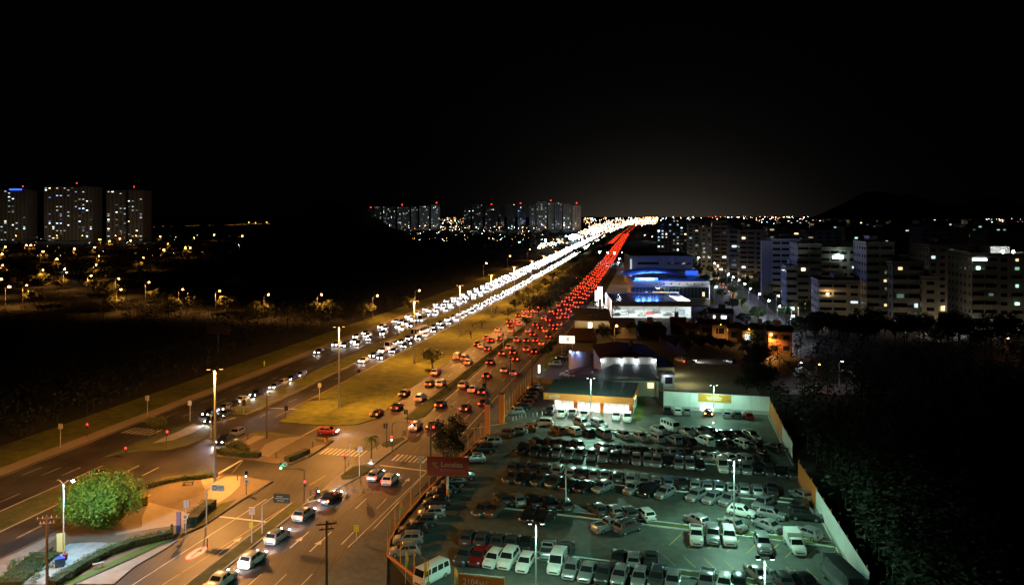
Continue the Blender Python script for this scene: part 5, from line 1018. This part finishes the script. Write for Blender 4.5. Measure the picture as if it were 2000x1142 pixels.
# shed-roofed shops by the avenue
t = thing('shop_row', 'long low shop with a tiled roof and warmly lit wall', 'building', pz(1124,275), AX*.3); w = 68*275/F; zw = zof(626,275); mb = MB(); mb.box((w/2,8,zw/2),(w,16,zw)); mb.obj('wall', wallm['cream'], t); mb = MB(); mb.add([(-.5,-.6,zw),(w+.5,-.6,zw),(w+.5,17,zw+2.2),(-.5,17,zw+2.6)], [(0,1,2,3)]); rf = mb.obj('roof', fibro, t)
for u in (.42,.62): mb = MB(); mb.box((w*u,6,zw+1.2),(1.8,.8,.08)); mb.obj('skylight', conc, rf)
for u in (.1,.35,.6,.85): pt_light('wall_lamp', t, (w*u,-2.2,zw-.4), 130, (1,.72,.36), .2)
mb = MB(); mb.box((w*.42,-.05,zw*.55),(1.4,.1,zw*.6)); mb.obj('lit_door', mat('lit_door', (1,1,.9), emit=2.5, ecol=(1,.9,.7)), t)
t = thing('shop', 'shop with a wide brown roof behind the lit advertising board', 'building', pz(1104,234), AX*.3); w = 60*234/F; mb = MB(); mb.box((w/2,6,2),(w,12,4)); mb.obj('wall', wallm['grey'], t); mb = MB(); mb.add([(-.6,-1,3.9),(w+.6,-1,3.9),(w-.5,13,5.8),(2,13,5.8)], [(0,1,2,3)]); mb.obj('roof', tile_m, t)
t = thing('shop', 'low shop continuing right of the glaring sodium lamp', 'building', pz(1194,262), AX*.3); w = 48*262/F; mb = MB(); mb.box((w/2,6,1.9),(w,12,3.8)); mb.obj('wall', wallm['sand'], t); mb = MB(); mb.add([(-.4,-.6,3.8),(w+.4,-.6,3.8),(w+.4,13,5.4),(-.4,13,5.4)], [(0,1,2,3)]); mb.obj('roof', fibro, t); pt_light('wall_lamp', t, (w*.3,-1.6,3.0), 90, (1,.6,.25), .2)
# small houses
i = 0
for (x0, x1, yt, yb, c, l) in ((1248,1290,640,655,'brick','low brick house left of the white showroom end'),(1310,1338,630,650,'brick','brick house with a dark hipped roof in front of the showroom'),(1340,1362,642,658,'dark','dark little house between the brick ones'),(1364,1390,634,656,'grey','pale two-storey house with one terrace'),(1391,1421,634,660,'white','white house with a cool lit window'),(1422,1446,641,668,'sand','sand-coloured house with two dark openings'),(1450,1470,646,672,'white','small white house with two cool windows'),(1470,1496,644,676,'sand','yellow-lit house under the glaring lamp'),(1500,1545,648,690,'brick','dark brick building right of the glaring lamp'),(1385,1430,612,634,'dark','dark shop with a blazing white opening')):
    D = G(0, yb).y
    def hx(t, w, h, d, i=i):
        mb = MB(); mb.add([(-.4,-.5,h+.3),(w+.4,-.5,h+.3),(w+.4,d/2,h+1.7),(-.4,d/2,h+1.7),(w+.4,d+.5,h+.3),(-.4,d+.5,h+.3)], [(0,1,2,3),(3,2,4,5)]); mb.obj('tiled_roof', tile_m, t)
        if i == 9: mb = MB(); mb.box((w*.45,-.2,h*.6),(w*.55,.2,h*.45)); mb.obj('lit_opening', mat('lit_opening', (1,1,1), emit=4, ecol=(.95,1,1)), t)
    block('house', l, x0, x1, yt, yb, 8, c, 3.2, 3.4, .25 if i in (4, 6) else .03, mix='c', cat='house', seed=60+i, parapet=.1, extra=hx); i += 1
# ---- white dealership showroom with blue-lit roof
D0 = 308; t = thing('dealership', 'glass car dealership blazing white inside under a dark blue-lit roof', 'dealership', pz(1196,314), -.045); w = 155*310/F; zt = zof(600,310); zf = zof(589,312); dp = 36
mb = MB(); mb.box((w/2,dp,zf/2),(w,.3,zf)); mb.box((0,dp/2,zf/2),(.3,dp,zf)); mb.box((w,dp/2,zf/2),(.3,dp,zf)); mb.obj('wall', white, t)
mb = MB(); mb.box((w/2,dp/2,.1),(w-.5,dp-.5,.12)); mb.obj('floor', white, t)
mb = MB(); mb.box((w/2,-.3,(zt+zf)/2),(w+.6,.4,zf-zt)); mb.obj('fascia', mat('beige_fascia', (.42,.36,.31), .7), t)
mb = MB(); mb.box((w*.42,dp/2,zf-.35),(w*.84,dp-.6,.25)); mb.box((w*.92,dp*.82,zf-.35),(w*.16,dp*.3,.25)); rf = mb.obj('roof', mat('blue_black_roof', (.02,.02,.04), .13, amt=.3, scale=.7, bump=.9, spec=1.0), t)
mb = MB(); mb.box((w*.92,2.0,zf-.35),(w*.16,3.4,.25)); mb.obj('roof_edge', white, rf)
for k in range(6): x = w*k/5*1.0; mb = MB(); mb.box((min(w-.1,x),-.1,zt/2),(.16,.2,zt)); mb.obj('mullion', steel, t)
for k in range(5): mb = MB(); mb.box((w*(k+.5)/5,-.02,zt/2),(w/5-.2,.03,zt-.1)); mb.obj('pane', clear, t)
for a in range(4):
    for b in range(3): mb = MB(); mb.box((w*(a+.5)/5,4+b*9,zf-.6),(3.5,3.5,.08)); mb.obj('ceiling_light', mat('dealer_light', (1,1,1), emit=9, ecol=(.92,1,.96)), t)
for a in range(3): pt_light('showroom_lamp', t, (w*(a+.5)/3,5,zf-1.6), 34000, (.92,1,.96), .6)
pt_light('yard_lamp', t, (-4,6,7), 3500, WHT, .3)
pt_light('showroom_lamp', t, (w*.9,12,zf-1.2), 4000, (1,.98,.9), .4)
for k in range(9):
    p = Vector(t.location)+Vector(((k*3.6+2), 5+(k % 3)*4, 0)); car('hsu'[k % 3], 'ksgwrkgsb'[k], p, 90+11, f'{ORD[k]} car on show inside the blazing white dealership', 'car', 'cars on show in the dealership', detail=False, name='showroom_car', z=.17)
t = thing('office_building', 'office building with a glowing blue strip sign and green glass band', 'building', pz(1237,358), -.045); w = 148*358/F; z1 = zof(549,358); z2 = zof(560,358); z3 = zof(580,358)
mb = MB(); mb.box((w/2,14,z1/2),(w,28,z1)); mb.obj('wall', white, t); mb = MB(); mb.box((w*.47,-1.4,(z2+z3)/2),(w*1.0,2.8,z2-z3)); gb = mb.obj('glass_band', mat('green_glass', (.05,.09,.09), .12, spec=.8), t)
for k in range(22): mb = MB(); mb.box((w*k/21-w*.03,-2.85,(z2+z3)/2),(.12,.1,z2-z3)); mb.obj('mullion', steel, gb)
for u, ww, m_ in ((.16,1.3,win_c),(.3,4.4,win_w),(.4,3.6,win_w),(.52,4.2,win_c),(.9,1.0,win_w)): mb = MB(); mb.box((w*u,-2.86,(z2+z3)/2-.6),(ww,.12,(z2-z3)*.42)); mb.obj('lit_window', m_, gb)
mb = MB(); mb.box((w*.83,-.5,z3/2-.3),(w*.33,1.4,z3*.72)); mb.obj('brick_base', wallm['sand'], t)
mb = MB(); mb.box((w*.17,-.5,z1+1.1),(w*.3,.4,1.0)); mb.obj('blue_strip_sign', mat('blue_strip_sign', (.1,.3,1), emit=4, ecol=(.06,.20,1)), t); mb = MB(); mb.box((w*.17,-.75,z1+1.15),(w*.2,.2,.8)); mb.obj('strip_sign_core', mat('strip_core', (.8,.9,1), emit=5, ecol=(.45,.75,1)), t)
for u in (.05,.13,.21,.3): pt_light('blue_sign_lamp', t, (w*u,-.8,z1+2.6), 5000, (.03,.12,1), .5)
for u in (.1,.22,.34): pt_light('blue_roof_lamp', t, (w*u,5,z1+6.2), 7000, (.05,.16,1), .5)
mb = MB(); n = 14
for k in range(n+1): x = -w*.12+w*.78*k/n; z = z1+2.3+2.0*math.sin(math.pi*k/n*.8+.2); mb.v += [(x,2,z-.6),(x,26,z+.2)]
mb.f = [(2*k,2*k+2,2*k+3,2*k+1) for k in range(n)]; mb.m = [0]*n; mb.obj('curved_roof', mat('metal_roof', (.16,.18,.22), .5), t, 60)
for k in range(7): mb = MB(); mb.box((w*(.3+k*.1),-.03,z1-1.2),(.5,.1,.7)); mb.obj('window', glass, t)
t = thing('hospital_block', 'large dim grey building with long window bands behind the blue sign', 'building', pz(1232,452), -.045); w = 120*452/F; z1 = zof(500,452); mb = MB(); mb.box((w/2,20,z1/2),(w,40,z1)); mb.obj('wall', wallm['white'], t); mb = MB(); mb.box((w/2,20,z1+.2),(w+.6,40.6,.4)); mb.obj('roof', roofm, t)
for (u, ww) in ((.2,6.5),(.36,7),(.66,5.5),(.84,9)):
    for z in (z1-4.2,z1-8.2,z1-12.2): mb = MB(); mb.box((w*u,-.03,z),(ww,.12,1.5)); mb.obj('window', glass, t)
mb = MB(); mb.box((0,-.4,z1*.45),(.8,.6,z1*.9)); mb.obj('lit_edge', mat('lit_edge', (.8,.9,.9), emit=.7, ecol=(.75,.9,.9)), t)
t = thing('blue_sign_box', 'bright blue sign box on a pale stair tower', 'sign', pz(1339,372), -.045); z0, z1 = zof(540,372), zof(531,372); mb = MB(); mb.box((2.9,0,(z0+z1)/2+.6),(5.8,1.2,z1-z0)); mb.obj('sign_box', mat('blue_sign_box', (.03,.12,.8), emit=.55, ecol=(.03,.16,1)), t); mb = MB(); mb.box((2.9,1.0,z0/2),(4.4,3,z0)); mb.obj('tower', wallm['cream'], t)
for i, (x, y0, y1) in enumerate(((1205,560,512),(1207,575,505),(1219,520,497),(1213,512,493))):
    D = G(0, y0).y; street_lamp(pz(x, D), zof(y1, D), f'{ORD[i]} white lamp post along the dealership side of the avenue', 'w', 650, arm=.5, group='white lamp posts by the dealership', gs=1.1)
pt_light('yard_flood', bpy.data.objects['totem_sign'], (2,-3,6), 2500, WHT, .4)
# ---- bright lamp clusters on the bend
em_city_w = mat('city_light_white', (1,1,1), emit=22, ecol=(1,.85,.62), sampling='NONE'); em_city_o = mat('city_light_orange', (1,.6,.3), emit=14, ecol=(1,.42,.1), sampling='NONE'); em_city_c = mat('city_light_cool', (.8,1,1), emit=30, ecol=(.6,.9,1), sampling='NONE'); em_city_r = mat('city_light_red', (1,0,0), emit=8, ecol=(1,.02,.02), sampling='NONE')
def cluster(name, label, items, kind='stuff'):
    mb = MB()
    for (x, y, s, mi) in items: z = 8; D = F*(H0-z)/max(2.5, y-YH) if y > YH+2.5 else 9000; q_ = D*s/F; mb.ball(((x-1000)*D/F, D, zof(y, D)), q_/2, mi=mi, n=5, k=3)
    o = mb.obj(name, [em_city_w, em_city_o, em_city_c, em_city_r]); o['kind'] = kind; o['label'] = label; return o
rr = random.Random(4); it = []
for k in range(420):
    u = rr.random(); x = 1150+135*u; yc = 446-18*u; y = yc+rr.gauss(0, 3.2); it.append((x, max(424.5, y), rr.uniform(.5, 1.3), 0 if rr.random() < .5 else 1))
for k in range(160): it.append((1140+rr.random()*145, rr.uniform(425, 438), rr.uniform(.5, 1.1), rr.choice((0,1,1,2))))
for k in range(150): x = rr.gauss(1158, 16); it.append((x, 452+rr.gauss(0, 4)-(x-1158)*.2, rr.uniform(.8, 2.0), rr.choice((0,0,0,1))))
for k in range(60): it.append((rr.gauss(1120, 8), 463+rr.gauss(0, 2.5), rr.uniform(1.5, 3.2), 2))
for k in range(70): x = rr.uniform(1050, 1100); it.append((x, 482-(x-1050)*.2+rr.gauss(0, 3), rr.uniform(.7, 1.5), rr.choice((0,2,1))))
cluster('distant_city_lights', 'blaze of white and amber city lights at the end of the avenue', it)
it = []
for k in range(430): x = rr.uniform(1290, 2000); it.append((x, 423+abs(rr.gauss(0, 7)), rr.uniform(.4, 1.0), rr.choice((0,1,1,2,2,2,3,0))))
for k in range(100): x = rr.uniform(860, 910); it.append((x, rr.uniform(425, 450), rr.uniform(.25, .7), rr.choice((0,1,1,2))))
for k in range(130): x = rr.uniform(780, 1060); it.append((x, rr.uniform(441, 470), rr.uniform(.3, .8), rr.choice((1,1,0,2,2))))
for k in range(60): it.append((rr.uniform(0, 480), rr.uniform(455, 500), rr.uniform(.2, .5), rr.choice((1,1,2,0))))
cluster('scattered_town_lights', 'scattered small lights of the town below the horizon', it)
it = []
for x in list(range(284, 322, 3))+list(range(330, 420, 4))+list(range(440, 528, 2)): it.append((x, 443-(x-280)*.025, .22, 1))
for x, y in ((486,434),(499,435),(521,434)): it.append((x, y, 1.4, 1))
cluster('causeway_lights', 'thin line of lights on the far causeway at the left horizon', it)
for i, (x, y, s) in enumerate(((1121,461,7),(1111,464,5),(1065,469,4),(1160,447,6),(1175,444,6),(1166,452,6),(1183,449,5),(1148,452,5),(1135,478,4),(1170,492,3.4),(1185,493,3),(1199,494,3))):
    D = F*(H0-9)/(y-YH); street_lamp(pz(x, D), 9, f'{ORD[i]} dazzling floodlight around the far bend, counted at random spots'.replace(', counted at random spots', ' of the avenue, where the lights crowd'), 'w' if i not in (3,4,5,6) else 's', 1500, arm=.3, group='dazzling lights at the far bend', gs=s*D/F/.6)
# fuel station and pale buildings left of the bend
block('office_building', 'pale building with a dark square opening beside the blazing carriageway', 1037, 1056, 469, 486, 18, 'white', 4, 6, .0, cat='building', seed=71, D=1000, rz=0); block('office_building', 'low dark building with pale fins left of the square-opening one', 1008, 1034, 470, 484, 18, 'dark', 4, 6, .1, cat='building', seed=72, D=1010, rz=0)
block('shop', 'low lit shop under the cyan floodlights', 1085, 1112, 464, 478, 14, 'white', 4, 6, .6, mix='w', cat='building', seed=73, D=1080, rz=0)
# derelict things left

# ================================================================= vegetation
def leafcloud(mb, rnd, c, rx, ry, rz_, n, s, mi=0, shell=.55):
    """n leaf-sized quads spread through an ellipsoid, denser towards its surface"""
    for _ in range(n):
        u, v, w = rnd.gauss(0,1), rnd.gauss(0,1), rnd.gauss(0,1); l = math.sqrt(u*u+v*v+w*w) or 1; q = (shell+(1-shell)*rnd.random())*rnd.uniform(.75,1.06)
        x, y, z = c[0]+u/l*rx*q, c[1]+v/l*ry*q, c[2]+w/l*rz_*q
        a, b = rnd.uniform(0, 6.28), rnd.uniform(-.9, .9); e = s*rnd.uniform(.6, 1.4)
        dx, dy, dz = math.cos(a)*e, math.sin(a)*e, b*e*.5; px_, py_, pz_ = -math.sin(a)*e*.5*math.cos(b), math.cos(a)*e*.5*math.cos(b), math.sin(b)*e*.6+.1*e
        k = len(mb.v); mb.v += [(x-dx*.5, y-dy*.5, z-dz*.5), (x+px_*.5, y+py_*.5, z+pz_*.5), (x+dx*.5, y+dy*.5, z+dz*.5), (x-px_*.5, y-py_*.5, z-pz_*.5)]; mb.f.append((k, k+1, k+2, k+3)); mb.m.append(mi)
def tree_meshes(seed, h, r, trunk_h, n=26, leaves=60, s=.34, flat=.75, m=leafm, low=.35):
    rnd = random.Random(seed); cr = MB(); tr = MB(); tr.tube((0,0,0), (rnd.uniform(-.1,.1)*r, 0, trunk_h), .05*h*.5+.06, .03*h*.5+.04, 8)
    cz = trunk_h+(h-trunk_h)*.5; cc = []
    for _ in range(n):
        a = rnd.uniform(0, 6.28); q = math.sqrt(rnd.random()); t = rnd.uniform(-1, 1)*math.sqrt(max(0, 1-q*q))
        c = (math.cos(a)*q*r*.82, math.sin(a)*q*r*.82, cz+t*(h-trunk_h)*.42); cc.append(c); k = r*rnd.uniform(.22, .38)
        leafcloud(cr, rnd, c, k, k, k*flat, leaves, s)
    for c in rnd.sample(cc, min(7, n)): mid_ = (c[0]*.4, c[1]*.4, trunk_h+(c[2]-trunk_h)*.45); tr.tube((0,0,trunk_h*.85), mid_, .07+.01*h, .05, 6); tr.tube(mid_, c, .05, .02, 5)
    return cr.mesh('crown', m), tr.mesh('trunk', bark, 60)
TREES = {}
def tree(kind, loc, label, s=1.0, rz=0.0, group=None, name='tree', sz=None):
    t = thing(name, label, 'tree', loc, rz, group); a, b = TREES[kind]; link('crown', a, t); link('trunk', b, t); t.scale = (s, s, sz or s); return t
TREES['round'] = tree_meshes(1, 5.4, 2.9, 1.7, 34, 75, .30, m=leafy)
TREES['big'] = tree_meshes(2, 7.4, 5.3, .5, 190, 150, .30, m=leafg)
TREES['dark'] = tree_meshes(3, 8.5, 3.3, .8, 70, 110, .30, m=leafd)
TREES['wide'] = tree_meshes(4, 6.0, 4.0, 1.6, 40, 70, .42, m=leafd)
TREES['thin'] = tree_meshes(5, 4.2, 2.6, 1.3, 12, 26, .28, m=leafy)
TREES['olive'] = tree_meshes(6, 5.5, 3.6, 1.5, 36, 70, .40, m=leafy)
def palm_mesh(seed, h=6.0):
    rnd = random.Random(seed); tr = MB(); tr.tube((0,0,0), (.1,0,h), .2, .13, 8); fr = MB()
    for i in range(22):
        a = i*2.4+rnd.uniform(-.2,.2); up = rnd.uniform(-.2, 1.1); L_ = rnd.uniform(1.6, 2.3); pv = Vector((.1,0,h)); n = 6
        for k in range(n):
            t = (k+1)/n; q = Vector((.1+math.cos(a)*L_*t, math.sin(a)*L_*t, h+L_*(up*t-1.1*t*t))); sd = Vector((-math.sin(a), math.cos(a), 0))*(.34*(1-t*.75)); fr.quad(pv-sd, pv+sd*.02-Vector((0,0,.12)), q+sd*.02-Vector((0,0,.10)), q-sd); fr.quad(pv+sd, pv-Vector((0,0,.12)), q-Vector((0,0,.10)), q+sd); pv = q
    return fr.mesh('fronds', leafm), tr.mesh('trunk', bark, 60)
TREES['palm'] = palm_mesh(3)
TREES['green'] = tree_meshes(7, 6.0, 3.6, 1.6, 40, 70, .42, m=leafm)
def T(px, py, z=.13): p = G(px, py, z); return p
tree('big', T(200,1030), 'large round bright-green tree by the blue-white lamp', 1.0)
tree('round', T(845,720), 'lone round tree on the wide grass casting a long shadow', 1.12)
tree('dark', T(879,908), 'tall dark bushy tree behind the red billboard', 1.0, sz=1.05)
tree('palm', T(725,903), 'shaggy palm on the crossing island lit from below', .68, name='palm_tree')
p = T(725,903); pt_light('ground_uplight', [o for o in bpy.data.objects if o.name.startswith('palm_tree')][0], (0,-.5,.3), 25, (1,.98,.9), .1)
mb = MB(); mb.tube((0,-.45,0),(0,-.45,.12),.14,n=8); mb.obj('uplight', em_lamp_w, [o for o in bpy.data.objects if o.name.startswith('palm_tree')][0])
tree('wide', P(-52.5, 290), 'dark crown on the planted median over the first trees', .62); tree('palm', G(1163,618), 'palm beside the avenue in front of the glowing totems', 1.0, name='palm_tree'); tree('round', T(305,850), 'low dark tree on the left island beside the crossing', .75)
rr = random.Random(9)
for i in range(30):
    D = 318+i*13.5 if i < 22 else 620+(i-22)*40; p = P(-52.6+rr.uniform(-1, 1), D)
    if 440 < D < 470: continue
    tree('wide', p, f'{ORD[i]} dark tree outward on the median between the red carriageways', rr.uniform(1.35, 1.9), rr.uniform(0, 6), 'dark trees between the red carriageways')
for i, (px, py, s, k) in enumerate(((920,660,.9,'thin'),(941,640,.8,'thin'),(923,640,.7,'thin'),(968,612,1.2,'thin'),(992,622,0.81,'olive'),(1006,604,0.87,'olive'),(1022,594,0.87,'olive'),(1034,610,0.74,'olive'),(1050,596,0.93,'wide'),(1014,586,0.87,'olive'),(1032,580,0.93,'olive'),(1050,572,0.99,'olive'),(1066,562,1.05,'olive'),(1080,546,0.87,'olive'),(1088,540,0.87,'olive'),(1098,534,0.93,'olive'),(1106,528,0.93,'olive'),(1114,522,0.99,'olive'),(1122,516,0.99,'wide'))):
    tree(k, T(px, py), f'{ORD[i]} small tree outward on the wide grass median', s, rr.uniform(0, 6), 'small trees of the wide grass median')
for i in range(16): tree('thin', P(-91.2+rr.uniform(-1, 1), 178+i*17), f'{ORD[i]} sapling outward on the strip between the white carriageways', rr.uniform(.3, .5), rr.uniform(0, 6), 'saplings between the white carriageways')
for i in range(14): tree('olive' if i % 3 else 'wide', P(-70+rr.uniform(-7, 6), 760+i*60), f'{ORD[i]} far roadside tree beyond the bright bend of the carriageways', rr.uniform(1.3, 2), rr.uniform(0, 6), 'roadside trees beyond the bend')
for i, p in enumerate(lamps_at[:34]):
    q = p+Vector((rr.choice((-4.5,2.6))+rr.uniform(-1, 1), rr.uniform(-1, 3), 0)); tree('olive', q, f'{ORD[i]} yellow-lit street tree under a sodium lamp on the left', rr.uniform(1.2, 1.6), rr.uniform(0, 6), 'lamp-lit street trees on the left')
for i in range(46):
    D = 245+i*12; side = (28.5, 35.5, 48, 53)[i % 4]; tree('green', P(side+rr.uniform(-1.5, 1.5)+(6 if side > 50 else 0), D), f'{ORD[i]} tree outward along the right-hand avenue', rr.uniform(.75, 1.2), rr.uniform(0, 6), 'trees of the right-hand avenue')
for i in range(12): tree('palm', P(56+rr.uniform(-2, 2), 300+i*24), f'{ORD[i]} palm outward in front of the cream apartment blocks', rr.uniform(.8, 1.1), rr.uniform(0, 6), 'palms by the apartment blocks', 'palm_tree')
i = 0
for (x0, x1, y0, y1, n, sc) in ((1560,1700,650,668,8,1.3),(1690,1830,655,668,9,1.3),(1830,2000,662,682,9,1.2),(1850,1890,625,640,3,1.1),(1300,1430,672,692,11,.6),(1458,1500,705,775,9,.85),(1150,1300,656,668,10,.7),(1060,1090,672,700,3,.5)):
    for k in range(n): p = G(x0+(x1-x0)*(k+.5)/n+rr.uniform(-5, 5), rr.uniform(y0, y1)); tree(('wide', 'dark')[k % 2], p, f'{ORD[i]} dark garden tree left to right among houses and blocks', sc*rr.uniform(.8, 1.15), rr.uniform(0, 6), 'dark garden trees'); i += 1
# lit shrubs of the forecourt
gl = MB(); leafcloud(gl, rr, (0,0,.6), .7, .7, .6, 130, .2, shell=.3); SH = gl.mesh('foliage', mat('lime_leaves', (.13,.24,.02), .6, col2=(.22,.36,.04), scale=2))
for i, (x, y) in enumerate(((1061,727),(1066,719),(1072,711),(1078,704),(1083,697),(1048,745),(1040,741))):
    o = link('shrub', SH, None, G(x, y, .14)); tag(o, f'{ORD[i]} lime-green lit shrub beside the slim totem', 'shrub', 'lit shrubs of the forecourt'); o.scale = (1.2,1.2,1.2); pt_light('uplight', o, (0,-.9,.4), 9, (.8,1,.3), .1)
# hedges: clipped, leaf by leaf
def hedge(name, pts, w, h, label, m=leafm, dens=130, s=.16, z=.14, bumpy=.12):
    rnd = random.Random(len(label)); mb = MB(); g = [G(*p) for p in pts]
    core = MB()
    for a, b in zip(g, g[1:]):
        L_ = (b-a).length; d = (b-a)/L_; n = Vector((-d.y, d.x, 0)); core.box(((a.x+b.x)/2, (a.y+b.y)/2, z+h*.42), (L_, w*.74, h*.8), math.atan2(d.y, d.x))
        for _ in range(int(L_*dens)):
            u = rnd.random()*L_; f_ = rnd.random(); bm_ = 1+bumpy*math.sin(u*1.7+a.x)+bumpy*.6*math.sin(u*4.1)
            if f_ < .5: v, zz_ = rnd.uniform(-.5, .5)*w, h*bm_*rnd.uniform(.88, 1.05)
            else: v, zz_ = rnd.choice((-1, 1))*w*.5*rnd.uniform(.85, 1.1)*bm_, rnd.random()*h
            c = a+d*u+n*v; leafcloud(mb, rnd, (c.x, c.y, z+zz_), .05, .05, .05, 1, s)
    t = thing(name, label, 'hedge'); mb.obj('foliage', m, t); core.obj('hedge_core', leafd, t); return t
hedge('hedge', [(100,1150),(150,1118),(205,1087),(262,1067),(310,1056),(337,1050)], 1.5, 1.0, 'long clipped hedge sweeping along the foot of the plaza', dens=260)
hedge('hedge', [(375,1026),(392,1006),(414,990)], 1.9, 1.25, 'dense dark bush between the display stand and the route sign', m=leafd)
hedge('hedge', [(428,884),(440,889),(478,893),(508,894)], 1.5, .9, 'low clipped hedge along the lower left of the middle island', m=leafy)
hedge('hedge', [(448,880),(461,873),(474,880),(480,888)], 1.8, 1.1, 'rounded bushes on the left tip of the middle island', m=leafy)
hedge('hedge', [(560,903),(580,895),(601,886)], 1.5, 1.0, 'clipped hedge at the right corner of the middle island', m=leafy)
hedge('hedge', [(288,955),(305,950),(330,944),(365,938),(395,936),(424,931)], 1.0, .7, 'ragged low hedge along the top of the plaza', dens=60, bumpy=.5, s=.24)
hedge('planting', [(14,1146),(52,1115),(92,1086)], 4.0, .55, 'bed of leafy plants in the blue light at the lower left', dens=260, bumpy=.4, s=.22)
# median hedge between the red carriageways
for (d0, d1, l) in ((172, 205, 'near'), (207, 282, 'far')):
    mb = MB(); rnd = random.Random(3)
    for _ in range(int((d1-d0)*90)): u = rnd.uniform(d0, d1); c = P(-52.2+rnd.uniform(-.7, .7), u); leafcloud(mb, rnd, (c.x, c.y, .2+rnd.uniform(0, .9)), .05, .05, .05, 1, .22)
    t = thing('hedge', f'dark hedge on the planted median, {l} stretch', 'hedge'); mb.obj('foliage', leafd, t)
# dark woods: masses of foliage
def woods(name, label, spots, m, s=.7, n=46):
    rnd = random.Random(len(label)); mb = MB()
    for (x, y, h, r) in spots:
        for k in range(3): leafcloud(mb, rnd, (x+rnd.uniform(-.5,.5)*r, y+rnd.uniform(-.5,.5)*r, h*(.45+.2*k)), r*.6, r*.6, h*.28, n//3, s, shell=.6)
        mb.tube((x, y, 0), (x, y, h*.5), .12, .07, 4, cap=False)
    o = mb.obj(name, m); o['kind'] = 'stuff'; o['label'] = label; return o
sp = []
for _ in range(1500):
    D = rr.uniform(115, 620); c = -121-abs(rr.gauss(0, 1))*D*.22-rr.random()*4
    p = P(c, D); px = 1000+p.x*F/p.y
    if px < -60: continue
    sp.append((p.x, p.y, rr.uniform(3.5, 8.0) if D > 200 else rr.uniform(2.5, 5), rr.uniform(2.2, 4)))
woods('woodland', 'dark scrub woodland beyond the dirt path on the left', sp, leafd)
sp = []
while len(sp) < 800:
    x, y = rr.uniform(1500, 2080), rr.uniform(672, 1230); p = G(x, y)
    edge = 1503+(y-811)*.57+30 if y > 811 else 1500
    if x < edge: continue
    sp.append((p.x, p.y, rr.uniform(5, 9) if y > 900 else rr.uniform(4, 8), rr.uniform(2, 3.6)))
woods('woodland', 'dark woodland filling the lower right beyond the white wall', sp, leafd, n=60)
sp = []
for _ in range(520): x, y = rr.uniform(560, 1060), rr.uniform(455, 500); D = G(0, y).y; p = P(-150-rr.random()*420, D); sp.append((p.x, p.y, rr.uniform(8, 13), rr.uniform(8, 14)))
woods('woodland', 'far dark tree belt below the horizon slabs', sp, leafd, s=2.6)
sp = []
for _ in range(360): x, y = rr.uniform(-20, 560), rr.uniform(462, 560); p = G(x, y); sp.append((p.x, p.y, rr.uniform(5, 10), rr.uniform(5, 9)))
woods('woodland', 'garden trees of the dark left district', sp, leafd, s=1.8)
# houses dimly seen among them
for i in range(14):
    x, y = rr.uniform(0, 470), rr.uniform(480, 560); block('house', f'{ORD[i]} dim low house left to right in the left district', x, x+rr.uniform(14, 30), y-6, y, 9, rr.choice(('grey','white','sand')), 3, 4, .05, mix='w', cat='house', group='dim houses of the left district', seed=200+i, D=G(0, y).y, parapet=.2)
